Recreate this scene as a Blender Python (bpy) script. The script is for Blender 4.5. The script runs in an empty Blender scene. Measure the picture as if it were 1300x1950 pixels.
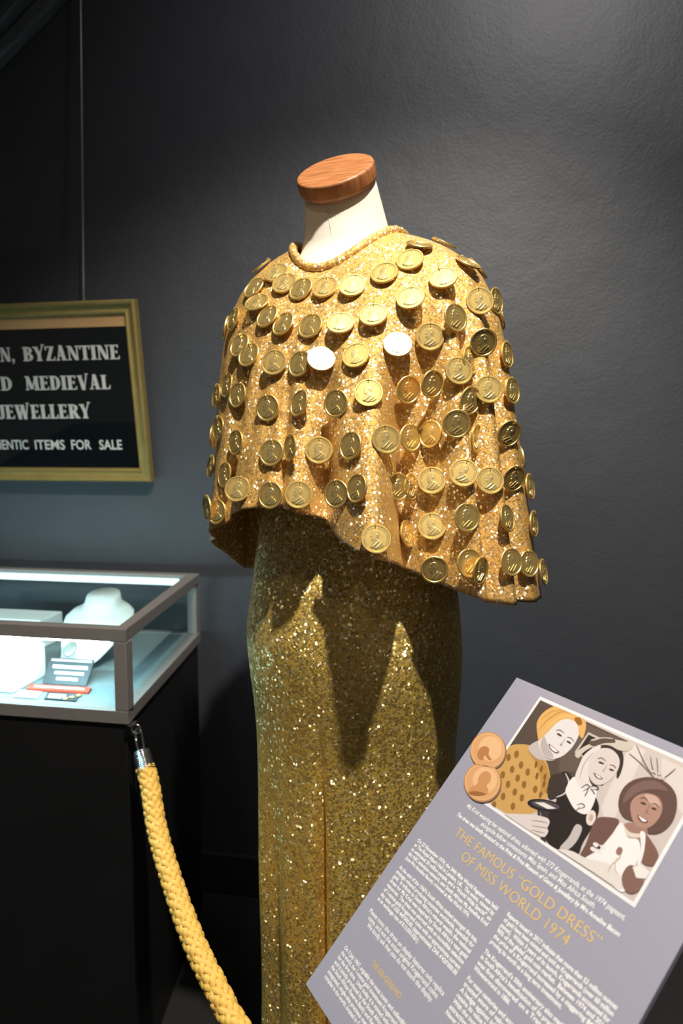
import bpy, bmesh, math, random
from math import sin, cos, pi, radians, sqrt, exp
from mathutils import Vector, Matrix

scene = bpy.context.scene
COL = scene.collection
random.seed(7)

# ------------------------------------------------------------------ camera
CAM_H = 1.30
YAW = radians(10.0)
PITCH = math.atan(133.0 / 1350.0)
cam_d = bpy.data.cameras.new('camera')
cam_d.sensor_fit = 'VERTICAL'
cam_d.sensor_height = 36.0
cam_d.lens = 36.0 * 1350.0 / 1950.0
cam_d.clip_start = 0.02
cam_d.dof.use_dof = True
cam_d.dof.focus_distance = 0.93
cam_d.dof.aperture_fstop = 4.5
cam = bpy.data.objects.new('camera', cam_d)
COL.objects.link(cam)
cam.location = (0, 0, CAM_H)
cam.rotation_euler = (pi / 2 - PITCH, 0, YAW)
scene.camera = cam

# ------------------------------------------------------------------ world, lights, exposure
world = bpy.data.worlds.new('world')
scene.world = world
world.use_nodes = True
bg = world.node_tree.nodes['Background']
bg.inputs[0].default_value = (0.95, 0.86, 0.74, 1)
bg.inputs[1].default_value = 0.075

def spot(name, loc, target, power, color, angle, blend, radius):
    l = bpy.data.lights.new(name, 'SPOT')
    l.energy = power; l.color = color; l.spot_size = radians(angle); l.spot_blend = blend
    l.shadow_soft_size = radius
    o = bpy.data.objects.new(name, l); COL.objects.link(o)
    o.location = loc
    o.rotation_euler = (Vector(target) - Vector(loc)).to_track_quat('-Z', 'Y').to_euler()
    return o
KEY = (0.15, 0.18, 2.95)
spot('ceiling_or_fill_spot', KEY, (-0.12, 1.08, 1.20), 320, (1.0, 0.925, 0.80), 75, 0.7, 0.03)
spot('ceiling_or_fill_spot', (0.30, 0.80, 3.0), (0.22, 1.86, 2.15), 66, (1.0, 0.95, 0.90), 108, 1.0, 0.12)
FILL = (-0.75, 0.10, 2.85)
spot('ceiling_or_fill_spot', FILL, (-0.25, 1.1, 1.2), 12, (1.0, 0.86, 0.66), 80, 0.8, 0.05)  # added weak fill from the front left, not a fixture of the room
spot('ceiling_or_fill_spot', (0.55, 0.10, 2.9), (0.10, 0.70, 0.85), 10, (1.0, 0.93, 0.88), 60, 0.8, 0.08)  # added fill that brightens the information board

scene.view_settings.view_transform = 'Standard'
scene.view_settings.look = 'None'
scene.view_settings.gamma = 1.0
scene.view_settings.use_curve_mapping = False
scene.view_settings.exposure = 0.0

# ------------------------------------------------------------------ helpers
def lin(r, g, b):
    f = lambda c: (c / 255 / 12.92) if c / 255 <= 0.04045 else ((c / 255 + 0.055) / 1.055) ** 2.4
    return (f(r), f(g), f(b), 1.0)

def obj(name, verts, faces, mat=None, parent=None, smooth=False):
    me = bpy.data.meshes.new(name)
    me.from_pydata([tuple(v) for v in verts], [], faces)
    me.validate(); me.update()
    if smooth:
        me.polygons.foreach_set('use_smooth', [True] * len(me.polygons))
    o = bpy.data.objects.new(name, me)
    COL.objects.link(o)
    if mat: me.materials.append(mat)
    if parent: o.parent = parent
    return o

def from_bm(name, bm, mat=None, parent=None, smooth=False):
    me = bpy.data.meshes.new(name)
    bmesh.ops.recalc_face_normals(bm, faces=bm.faces)
    bm.to_mesh(me); bm.free()
    if smooth:
        me.polygons.foreach_set('use_smooth', [True] * len(me.polygons))
    o = bpy.data.objects.new(name, me)
    COL.objects.link(o)
    if mat: me.materials.append(mat)
    if parent: o.parent = parent
    return o

def empty(name, loc=(0, 0, 0), rz=0.0):
    o = bpy.data.objects.new(name, None)
    COL.objects.link(o); o.location = loc; o.rotation_euler = (0, 0, rz)
    o.empty_display_size = 0.05
    return o

def tag(o, label=None, cat=None, group=None, kind=None):
    if label: o['label'] = label
    if cat: o['category'] = cat
    if group: o['group'] = group
    if kind: o['kind'] = kind
    return o

def bevel(o, w, seg=2):
    m = o.modifiers.new('bevel', 'BEVEL'); m.width = w; m.segments = seg; m.limit_method = 'ANGLE'
    return o

def box_vf(x0, x1, y0, y1, z0, z1):
    v = [(x0, y0, z0), (x1, y0, z0), (x1, y1, z0), (x0, y1, z0), (x0, y0, z1), (x1, y0, z1), (x1, y1, z1), (x0, y1, z1)]
    f = [(0, 3, 2, 1), (4, 5, 6, 7), (0, 1, 5, 4), (1, 2, 6, 5), (2, 3, 7, 6), (3, 0, 4, 7)]
    return v, f

def box(name, x0, x1, y0, y1, z0, z1, mat, parent=None, bev=0.0):
    v, f = box_vf(x0, x1, y0, y1, z0, z1)
    o = obj(name, v, f, mat, parent)
    if bev: bevel(o, bev)
    return o

def prism(name, plan, z0, z1, mat, parent=None, bev=0.0):
    n = len(plan)
    v = [(x, y, z0) for x, y in plan] + [(x, y, z1) for x, y in plan]
    f = [tuple(range(n - 1, -1, -1)), tuple(range(n, 2 * n))] + [(i, (i + 1) % n, n + (i + 1) % n, n + i) for i in range(n)]
    o = obj(name, v, f, mat, parent)
    if bev: bevel(o, bev)
    return o

def catmull(pts, n, closed=False):
    out = []
    P = [Vector(p) for p in pts]
    m = len(P)
    segs = m if closed else m - 1
    for i in range(segs):
        if closed:
            p0, p1, p2, p3 = P[(i - 1) % m], P[i], P[(i + 1) % m], P[(i + 2) % m]
        else:
            p0, p1, p2, p3 = P[max(i - 1, 0)], P[i], P[i + 1], P[min(i + 2, m - 1)]
        for k in range(n):
            t = k / n
            out.append(0.5 * ((2 * p1) + (p2 - p0) * t + (2 * p0 - 5 * p1 + 4 * p2 - p3) * t * t + (3 * p1 - p0 - 3 * p2 + p3) * t ** 3))
    if not closed: out.append(P[-1].copy())
    return out

def tube_vf(path, radius, sides=12, cap=True, closed=False):
    """verts and faces of a tube along path; radius a number or a list"""
    P = [Vector(p) for p in path]
    n = len(P)
    rad = radius if isinstance(radius, (list, tuple)) else [radius] * n
    verts, faces = [], []
    t0 = (P[1] - P[0]).normalized()
    ref = Vector((0, 0, 1)) if abs(t0.z) < 0.9 else Vector((1, 0, 0))
    u = t0.cross(ref).normalized()
    for i in range(n):
        if closed: t = (P[(i + 1) % n] - P[i - 1]).normalized()
        else: t = (P[min(i + 1, n - 1)] - P[max(i - 1, 0)]).normalized()
        u = (u - t * u.dot(t)).normalized()
        w = t.cross(u)
        for k in range(sides):
            a = 2 * pi * k / sides
            verts.append(P[i] + (u * cos(a) + w * sin(a)) * rad[i])
    lim = n if closed else n - 1
    for i in range(lim):
        j = (i + 1) % n
        for k in range(sides):
            k2 = (k + 1) % sides
            faces.append((i * sides + k, i * sides + k2, j * sides + k2, j * sides + k))
    if cap and not closed:
        faces.append(tuple(range(sides - 1, -1, -1)))
        faces.append(tuple(range((n - 1) * sides, n * sides)))
    return verts, faces

def tube(name, path, radius, mat, parent=None, sides=12, closed=False):
    v, f = tube_vf(path, radius, sides, True, closed)
    return obj(name, v, f, mat, parent, True)

def lathe_vf(prof, n=48, M=None):
    """closed profile of (r, z) from axis to axis, spun about z"""
    v, f = [], []
    rows = []
    for r, z in prof:
        if r < 1e-7:
            rows.append([len(v)]); v.append(Vector((0, 0, z)))
        else:
            rows.append(list(range(len(v), len(v) + n)))
            for k in range(n): v.append(Vector((r * cos(2 * pi * k / n), r * sin(2 * pi * k / n), z)))
    for a, b in zip(rows, rows[1:]):
        for k in range(n):
            k2 = (k + 1) % n
            if len(a) == 1 and len(b) == 1: continue
            if len(a) == 1: f.append((a[0], b[k2], b[k]))
            elif len(b) == 1: f.append((a[k], a[k2], b[0]))
            else: f.append((a[k], a[k2], b[k2], b[k]))
    if M is not None: v = [M @ p for p in v]
    return v, f

def interp(xs, ys, x):
    if x <= xs[0]: return ys[0]
    if x >= xs[-1]: return ys[-1]
    for i in range(len(xs) - 1):
        if x <= xs[i + 1]:
            t = (x - xs[i]) / (xs[i + 1] - xs[i])
            h0 = xs[i + 1] - xs[i]
            m0 = (ys[i + 1] - ys[i - 1]) / (xs[i + 1] - xs[i - 1]) if i > 0 else (ys[i + 1] - ys[i]) / h0
            m1 = (ys[i + 2] - ys[i]) / (xs[i + 2] - xs[i]) if i + 2 < len(xs) else (ys[i + 1] - ys[i]) / h0
            t2, t3 = t * t, t * t * t
            return (2 * t3 - 3 * t2 + 1) * ys[i] + (t3 - 2 * t2 + t) * h0 * m0 + (-2 * t3 + 3 * t2) * ys[i + 1] + (t3 - t2) * h0 * m1

def sstep(a, b, x):
    t = min(max((x - a) / (b - a), 0), 1)
    return t * t * (3 - 2 * t)

def text_mesh(body, size, font_shear=0.0, offset=0.0, spacing=1.0):
    """verts (x, y) and faces of a line of lettering, baseline at y = 0, with its width"""
    c = bpy.data.curves.new('lettering', 'FONT')
    c.body = body; c.size = size; c.shear = font_shear; c.offset = offset; c.space_character = spacing
    c.resolution_u = 3
    o = bpy.data.objects.new('lettering', c); COL.objects.link(o)
    dg = bpy.context.evaluated_depsgraph_get()
    me = o.evaluated_get(dg).to_mesh()
    v = [(p.co.x, p.co.y) for p in me.vertices]
    f = [tuple(p.vertices) for p in me.polygons]
    o.evaluated_get(dg).to_mesh_clear()
    bpy.data.objects.remove(o); bpy.data.curves.remove(c)
    return v, f

# ------------------------------------------------------------------ materials
MATS = {}
def mat(name, color=(0.5, 0.5, 0.5, 1), rough=0.5, metal=0.0, spec=0.5, noise=None, bump=None, emit=None, coat=0.0, sheen=0.0):
    """noise = (scale, amount, detail): colour variation; bump = (scale, strength, distance)"""
    if name in MATS: return MATS[name]
    m = bpy.data.materials.new(name); m.use_nodes = True
    nt = m.node_tree; p = nt.nodes['Principled BSDF']
    p.inputs['Base Color'].default_value = color
    p.inputs['Roughness'].default_value = rough
    p.inputs['Metallic'].default_value = metal
    p.inputs['Specular IOR Level'].default_value = spec
    p.inputs['Coat Weight'].default_value = coat
    tc = nt.nodes.new('ShaderNodeTexCoord')
    if noise:
        n = nt.nodes.new('ShaderNodeTexNoise'); n.inputs['Scale'].default_value = noise[0]; n.inputs['Detail'].default_value = noise[2]
        nt.links.new(tc.outputs['Object'], n.inputs['Vector'])
        mx = nt.nodes.new('ShaderNodeMix'); mx.data_type = 'RGBA'
        a = tuple(c * (1 - noise[1]) for c in color[:3]) + (1,); b = tuple(min(1, c * (1 + noise[1])) for c in color[:3]) + (1,)
        mx.inputs[6].default_value = a; mx.inputs[7].default_value = b
        nt.links.new(n.outputs['Fac'], mx.inputs[0]); nt.links.new(mx.outputs[2], p.inputs['Base Color'])
    if bump:
        n = nt.nodes.new('ShaderNodeTexNoise'); n.inputs['Scale'].default_value = bump[0]; n.inputs['Detail'].default_value = 4
        nt.links.new(tc.outputs['Object'], n.inputs['Vector'])
        bp = nt.nodes.new('ShaderNodeBump'); bp.inputs['Strength'].default_value = bump[1]; bp.inputs['Distance'].default_value = bump[2]
        nt.links.new(n.outputs['Fac'], bp.inputs['Height']); nt.links.new(bp.outputs[0], p.inputs['Normal'])
    if emit:
        p.inputs['Emission Color'].default_value = emit[0]; p.inputs['Emission Strength'].default_value = emit[1]
    MATS[name] = m
    return m

def glitter(name, cloth, flake, scale, share, jitter, cover, flake_rough=0.22, cloth_rough=0.5, thread=900.0):
    """woven lame: metallic cloth with a thread relief, and a share of tiny flakes tilted at random"""
    m = bpy.data.materials.new(name); m.use_nodes = True
    nt = m.node_tree; N = nt.nodes; L = nt.links
    p = N['Principled BSDF']; out = N['Material Output']
    tc = N.new('ShaderNodeTexCoord')
    vor = N.new('ShaderNodeTexVoronoi'); vor.inputs['Scale'].default_value = scale
    L.new(tc.outputs['Object'], vor.inputs['Vector'])
    sub = N.new('ShaderNodeVectorMath'); sub.operation = 'SUBTRACT'; sub.inputs[1].default_value = (0.5, 0.5, 0.5)
    L.new(vor.outputs['Color'], sub.inputs[0])
    scl = N.new('ShaderNodeVectorMath'); scl.operation = 'SCALE'; scl.inputs['Scale'].default_value = jitter
    L.new(sub.outputs[0], scl.inputs[0])
    geo = N.new('ShaderNodeNewGeometry')
    add = N.new('ShaderNodeVectorMath'); add.operation = 'ADD'
    L.new(geo.outputs['Normal'], add.inputs[0]); L.new(scl.outputs[0], add.inputs[1])
    nor = N.new('ShaderNodeVectorMath'); nor.operation = 'NORMALIZE'
    L.new(add.outputs[0], nor.inputs[0])
    # cloth: threads
    wn = N.new('ShaderNodeTexNoise'); wn.inputs['Scale'].default_value = thread; wn.inputs['Detail'].default_value = 2
    L.new(tc.outputs['Object'], wn.inputs['Vector'])
    big = N.new('ShaderNodeTexNoise'); big.inputs['Scale'].default_value = 9.0; big.inputs['Detail'].default_value = 3
    L.new(tc.outputs['Object'], big.inputs['Vector'])
    bp = N.new('ShaderNodeBump'); bp.inputs['Strength'].default_value = 0.6; bp.inputs['Distance'].default_value = 0.002
    L.new(wn.outputs['Fac'], bp.inputs['Height'])
    cm = N.new('ShaderNodeMix'); cm.data_type = 'RGBA'
    cm.inputs[6].default_value = tuple(c * 0.62 for c in cloth[:3]) + (1,)
    cm.inputs[7].default_value = tuple(min(c * 1.3, 1) for c in cloth[:3]) + (1,)
    L.new(wn.outputs['Fac'], cm.inputs[0])
    L.new(cm.outputs[2], p.inputs['Base Color'])
    p.inputs['Metallic'].default_value = 0.45
    p.inputs['Roughness'].default_value = cloth_rough
    L.new(bp.outputs[0], p.inputs['Normal'])
    # flakes
    fl = N.new('ShaderNodeBsdfPrincipled')
    fl.inputs['Base Color'].default_value = flake
    fl.inputs['Metallic'].default_value = 1.0
    fl.inputs['Roughness'].default_value = flake_rough
    L.new(nor.outputs[0], fl.inputs['Normal'])
    sep = N.new('ShaderNodeSeparateColor'); L.new(vor.outputs['Color'], sep.inputs[0])
    v2 = N.new('ShaderNodeTexWhiteNoise'); L.new(vor.outputs['Color'], v2.inputs['Vector'])
    gt = N.new('ShaderNodeMath'); gt.operation = 'LESS_THAN'; gt.inputs[1].default_value = share
    L.new(v2.outputs['Value'], gt.inputs[0])
    cov = N.new('ShaderNodeMath'); cov.operation = 'MULTIPLY'; cov.inputs[1].default_value = cover
    L.new(gt.outputs[0], cov.inputs[0])
    mix = N.new('ShaderNodeMixShader')
    L.new(cov.outputs[0], mix.inputs[0]); L.new(p.outputs[0], mix.inputs[1]); L.new(fl.outputs[0], mix.inputs[2])
    L.new(mix.outputs[0], out.inputs['Surface'])
    return m

def glass_mat():
    m = bpy.data.materials.new('case_glass'); m.use_nodes = True
    nt = m.node_tree; N = nt.nodes; L = nt.links
    N.remove(N['Principled BSDF'])
    tr = N.new('ShaderNodeBsdfTransparent'); tr.inputs[0].default_value = (0.90, 0.96, 0.96, 1)
    gl = N.new('ShaderNodeBsdfGlossy'); gl.inputs['Roughness'].default_value = 0.02
    fr = N.new('ShaderNodeFresnel'); fr.inputs[0].default_value = 1.5
    mx = N.new('ShaderNodeMixShader')
    ge = N.new('ShaderNodeNewGeometry'); iv = N.new('ShaderNodeMath'); iv.operation = 'SUBTRACT'; iv.inputs[0].default_value = 1.0
    L.new(ge.outputs['Backfacing'], iv.inputs[1])
    ml = N.new('ShaderNodeMath'); ml.operation = 'MULTIPLY'
    L.new(fr.outputs[0], ml.inputs[0]); L.new(iv.outputs[0], ml.inputs[1])
    L.new(ml.outputs[0], mx.inputs[0]); L.new(tr.outputs[0], mx.inputs[1]); L.new(gl.outputs[0], mx.inputs[2])
    L.new(mx.outputs[0], N['Material Output'].inputs['Surface'])
    return m

def wall_mat():
    m = bpy.data.materials.new('charcoal_wall_paint'); m.use_nodes = True
    nt = m.node_tree; N = nt.nodes; L = nt.links; p = N['Principled BSDF']
    tc = N.new('ShaderNodeTexCoord')
    n1 = N.new('ShaderNodeTexNoise'); n1.inputs['Scale'].default_value = 160; n1.inputs['Detail'].default_value = 2
    n2 = N.new('ShaderNodeTexNoise'); n2.inputs['Scale'].default_value = 7; n2.inputs['Detail'].default_value = 5
    for n in (n1, n2): L.new(tc.outputs['Object'], n.inputs['Vector'])
    mul = N.new('ShaderNodeMath'); mul.operation = 'MULTIPLY_ADD'; mul.inputs[1].default_value = 5.0
    L.new(n2.outputs['Fac'], mul.inputs[0]); L.new(n1.outputs['Fac'], mul.inputs[2])
    bp = N.new('ShaderNodeBump'); bp.inputs['Strength'].default_value = 0.55; bp.inputs['Distance'].default_value = 0.0012
    L.new(mul.outputs[0], bp.inputs['Height']); L.new(bp.outputs[0], p.inputs['Normal'])
    cr = N.new('ShaderNodeMix'); cr.data_type = 'RGBA'
    cr.inputs[6].default_value = (0.031, 0.035, 0.044, 1); cr.inputs[7].default_value = (0.041, 0.045, 0.055, 1)
    L.new(n2.outputs['Fac'], cr.inputs[0]); L.new(cr.outputs[2], p.inputs['Base Color'])
    p.inputs['Roughness'].default_value = 0.54
    p.inputs['Specular IOR Level'].default_value = 0.5
    return m

def wood_mat():
    m = bpy.data.materials.new('polished_wood'); m.use_nodes = True
    nt = m.node_tree; N = nt.nodes; L = nt.links; p = N['Principled BSDF']
    tc = N.new('ShaderNodeTexCoord'); mp = N.new('ShaderNodeMapping')
    mp.inputs['Scale'].default_value = (1, 9, 1)
    L.new(tc.outputs['Object'], mp.inputs['Vector'])
    n = N.new('ShaderNodeTexNoise'); n.inputs['Scale'].default_value = 22; n.inputs['Detail'].default_value = 6
    L.new(mp.outputs[0], n.inputs['Vector'])
    cr = N.new('ShaderNodeValToRGB')
    cr.color_ramp.elements[0].position = 0.3; cr.color_ramp.elements[0].color = (0.20, 0.065, 0.020, 1)
    cr.color_ramp.elements[1].position = 0.72; cr.color_ramp.elements[1].color = (0.44, 0.19, 0.075, 1)
    L.new(n.outputs['Fac'], cr.inputs[0]); L.new(cr.outputs[0], p.inputs['Base Color'])
    p.inputs['Roughness'].default_value = 0.38
    return m

def print_mat():
    m = bpy.data.materials.new('printed_ink'); m.use_nodes = True
    nt = m.node_tree; N = nt.nodes; p = N['Principled BSDF']
    a = N.new('ShaderNodeAttribute'); a.attribute_name = 'ink'
    nt.links.new(a.outputs['Color'], p.inputs['Base Color'])
    p.inputs['Roughness'].default_value = 0.45
    return m

M_WALL = wall_mat()
M_FLOOR = mat('dark_carpet', (0.012, 0.012, 0.014, 1), 0.9, noise=(60, 0.4, 3), bump=(400, 0.5, 0.004))
M_CEIL = mat('dark_ceiling_paint', (0.012, 0.012, 0.014, 1), 0.8, noise=(5, 0.2, 3))
M_TRIM = mat('black_gloss_trim', (0.085, 0.098, 0.108, 1), 0.45, noise=(20, 0.2, 3))
M_GLASS = glass_mat()
M_WOOD = wood_mat()
M_PRINT = print_mat()
M_NECK = mat('cream_mannequin_cloth', (0.70, 0.645, 0.57, 1), 0.65, noise=(30, 0.04, 4), bump=(700, 0.15, 0.001))
M_METAL_D = mat('black_metal', (0.02, 0.02, 0.022, 1), 0.4, 0.6, noise=(30, 0.2, 2))
M_ALU = mat('brushed_aluminium', (0.22, 0.205, 0.20, 1), 0.5, 0.3, noise=(40, 0.08, 3))
M_CAB = mat('black_cabinet_laminate', (0.006, 0.006, 0.007, 1), 0.5, noise=(8, 0.3, 3))
M_DECK = mat('dark_display_cloth', (0.15, 0.19, 0.205, 1), 0.7, noise=(40, 0.2, 3))
M_WHITE = mat('white_display_leather', (0.82, 0.84, 0.83, 1), 0.55, noise=(60, 0.03, 3))
M_LED = mat('led_strip', (1, 1, 1, 1), 0.5, emit=((0.62, 0.94, 1.0, 1), 165.0))
M_LED2 = mat('dim_led_strip', (1, 1, 1, 1), 0.5, emit=((0.80, 0.98, 1.0, 1), 1.6))
M_CHROME = mat('chrome', (0.62, 0.63, 0.65, 1), 0.14, 1.0, noise=(30, 0.05, 2))
M_ROPE = mat('golden_rope_yarn', (0.80, 0.49, 0.10, 1), 0.55, noise=(500, 0.18, 3), bump=(900, 0.3, 0.001))
M_GOLDFRAME = mat('antique_gold_frame', (0.34, 0.26, 0.09, 1), 0.42, 0.55, noise=(24, 0.25, 5), bump=(120, 0.15, 0.002))
M_BLACKGLASS = mat('black_sign_glass', (0.004, 0.006, 0.007, 1), 0.03, 0.0, 0.7, noise=(4, 0.2, 2))
M_SIGNTEXT = mat('silver_white_lettering', (0.48, 0.47, 0.45, 1), 0.5, noise=(90, 0.10, 3))
M_TAN = mat('tan_band', (0.40, 0.235, 0.105, 1), 0.6, noise=(30, 0.08, 3))
M_PANEL = mat('lavender_grey_panel', (0.29, 0.285, 0.365, 1), 0.33, noise=(3, 0.03, 2))
M_INKWHITE = mat('white_ink', (0.84, 0.83, 0.85, 1), 0.4, noise=(50, 0.02, 2))
M_INKGOLD = mat('gold_ink', (0.66, 0.45, 0.14, 1), 0.4, noise=(50, 0.04, 2))
M_COIN = mat('gold_plated_coin', (0.78, 0.56, 0.19, 1), 0.37, 0.82, noise=(90, 0.10, 3))
M_COIN_RELIEF = mat('gold_coin_relief', (0.86, 0.66, 0.28, 1), 0.32, 0.85, noise=(90, 0.08, 3))
M_CAPE = glitter('gold_lame_cape', (0.74, 0.42, 0.10, 1), (1.0, 0.93, 0.72, 1), 400, 0.48, 1.4, 0.55, 0.38, 0.5, 900)
M_SKIRT = glitter('gold_lame_skirt', (0.86, 0.53, 0.105, 1), (1.0, 0.84, 0.46, 1), 320, 0.60, 1.3, 0.66, 0.42, 0.55, 700)
M_RED = mat('red_label', (0.65, 0.06, 0.03, 1), 0.5, noise=(50, 0.05, 2))
M_CARD = mat('black_card', (0.03, 0.035, 0.04, 1), 0.5, noise=(50, 0.2, 2))
M_WIRE = mat('steel_wire', (0.36, 0.38, 0.40, 1), 0.4, 0.5, noise=(80, 0.1, 2))

# ------------------------------------------------------------------ the setting
WALL_Y = 1.86
tag(box('wall_back', -4.0, 4.0, WALL_Y, WALL_Y + 0.12, 0, 3.2, M_WALL), 'charcoal painted wall with a faint roller texture behind the gold dress', kind='structure')
tag(box('floor', -4.0, 4.0, -3.0, WALL_Y, -0.1, 0, M_FLOOR), 'dark carpeted museum floor below the dress', kind='structure')
tag(box('ceiling', -4.0, 4.0, -3.0, WALL_Y, 3.2, 3.3, M_CEIL), 'dark painted ceiling above the display', kind='structure')

# sloping stair moulding in the upper left corner (runs up to the right along the wall)
def sloped_bar(name, a, b, lo, hi, y0, y1, m, parent):
    """bar along the wall from point a to b (x, z); lo/hi = offsets across the slope, y0..y1 depth"""
    ax, az = a; bx, bz = b
    L = sqrt((bx - ax) ** 2 + (bz - az) ** 2); tx, tz = (bx - ax) / L, (bz - az) / L
    nx, nz = -tz, tx
    v = []
    for y in (y0, y1):
        for (px, pz), o in (((ax, az), lo), ((bx, bz), lo), ((bx, bz), hi), ((ax, az), hi)):
            v.append((px + nx * o, y, pz + nz * o))
    f = [(0, 1, 2, 3), (7, 6, 5, 4), (0, 4, 5, 1), (1, 5, 6, 2), (2, 6, 7, 3), (3, 7, 4, 0)]
    return bevel(obj(name, v, f, m, parent), 0.006)
trim = tag(empty('trim_1', (-1.3, WALL_Y, 2.2)), 'dark sloping stair moulding across the upper left corner of the wall', kind='structure')
def rel(o, root):
    o.parent = root; o.matrix_parent_inverse = Matrix.Translation(root.location).inverted(); return o
SA, SB = (-1.84, 1.866), (-0.55, 2.849)
rel(sloped_bar('moulding_strip', SA, SB, 0.012, 0.052, WALL_Y - 0.035, WALL_Y, M_TRIM, None), trim)
rel(sloped_bar('moulding_strip', SA, SB, 0.058, 0.100, WALL_Y - 0.06, WALL_Y, M_TRIM, None), trim)
rel(sloped_bar('soffit_board', SA, SB, 0.100, 0.42, WALL_Y - 0.10, WALL_Y, M_CEIL, None), trim)
tag(box('baseboard_back', -4.0, 4.0, WALL_Y - 0.018, WALL_Y, 0, 0.12, M_CEIL, bev=0.004), 'black baseboard along the charcoal wall', kind='structure')

# ------------------------------------------------------------------ mannequin frame of reference
MAN = Vector((-0.1768, 1.1061, 0.0))        # foot of the mannequin's axis

# --- surfaces of the garments: begin
MAN_TURN = radians(30.0)                    # the mannequin faces left of the camera
T_K = [i / 8 for i in range(9)]
SIDE_R = [.086, .126, .168, .205, .230, .247, .262, .278, .294]
SIDE_L = [.086, .120, .157, .187, .207, .220, .228, .235, .242]
SIDE_Z = [1.606, 1.592, 1.570, 1.534, 1.470, 1.380, 1.280, 1.170, 1.060]
FRONT_R = [.080, .100, .121, .139, .153, .165, .177, .189, .202]
FRONT_Z = [1.548, 1.522, 1.487, 1.445, 1.395, 1.345, 1.295, 1.245, 1.190]
BACK_R = [.086, .115, .142, .160, .172, .181, .190, .199, .208]
BACK_Z = [1.628, 1.608, 1.570, 1.510, 1.430, 1.340, 1.250, 1.160, 1.060]
HEM_PSI = [-180, -170, -160, -150, -140, -130, -120, -110, -100, -90, -80, -70, -60, -50, -40, -30, -20, -10, 0, 10, 20, 30, 40, 50, 60, 70, 80, 90, 100, 110, 120, 130, 140, 150, 160, 170, 180]
HEM_Z = [1.055, 1.059, 1.0564, 1.0546, 1.056, 1.060, 1.062, 1.066, 1.072, 1.082, 1.112, 1.138, 1.150, 1.161, 1.1755, 1.1940, 1.2056, 1.2105, 1.2126, 1.2036, 1.1853, 1.1634, 1.1498, 1.132, 1.1139, 1.0908, 1.0828, 1.0777, 1.0737, 1.0625, 1.055, 1.055, 1.055, 1.055, 1.055, 1.055, 1.055]
FOLDS = [(-34, 6, .022, .35), (-3, 3.5, .020, .35), (16, 6, .040, .45), (33, 8, -.022, .4), (53, 8, .072, .36), (62, 3.5, .036, .25), (72.5, 3, .030, .3), (84, 3, .020, .35), (-62, 8, .020, .4), (-88, 7, .02, .4), (110, 8, .03, .4), (140, 8, .03, .4), (170, 8, .03, .4), (-112, 8, .025, .4), (-135, 8, .03, .4), (-158, 8, .03, .4)]                                  # (angle in degrees, width in degrees, depth in metres, start)
def hem_z(psi):
    return interp(HEM_PSI, HEM_Z, math.degrees(psi))
def cape_point(psi, t, folds=True):
    c, s = cos(psi), sin(psi)
    fr, fz = (FRONT_R, FRONT_Z) if c >= 0 else (BACK_R, BACK_Z)
    rf, rs = interp(T_K, fr, t), interp(T_K, SIDE_R if s > 0 else SIDE_L, t)
    p = 2.0 + 0.25 * sstep(0.3, 0.9, t)
    r = (abs(c / rf) ** p + abs(s / rs) ** p) ** (-1.0 / p)
    w = s * s
    zt = interp(T_K, fz, t) * (1 - w) + interp(T_K, SIDE_Z, t) * w
    z0 = fz[3] * (1 - w) + SIDE_Z[3] * w
    z1 = fz[8] * (1 - w) + SIDE_Z[8] * w
    if t > 0.375: zt = z0 + (zt - z0) * (hem_z(psi) - z0) / (z1 - z0)
    if folds:
        d = math.degrees(psi)
        for a, wd, dp, st in FOLDS:
            x = (d - a + 180) % 360 - 180
            if abs(x) < 4 * wd:
                r -= dp * sstep(st, st + 0.55, t) * exp(-(x / wd) ** 2)
        r += 0.004 * sstep(0.3, 0.8, t) * sin(d * 0.19 + 1.3) + 0.0025 * sstep(0.2, 0.7, t) * sin(d * 0.47 + 4 * t)
    dx = -sin(MAN_TURN) * c + cos(MAN_TURN) * s
    dy = -cos(MAN_TURN) * c - sin(MAN_TURN) * s
    k = 1 - t
    return (-0.008 * k + dx * r, dy * r, zt)
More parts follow.
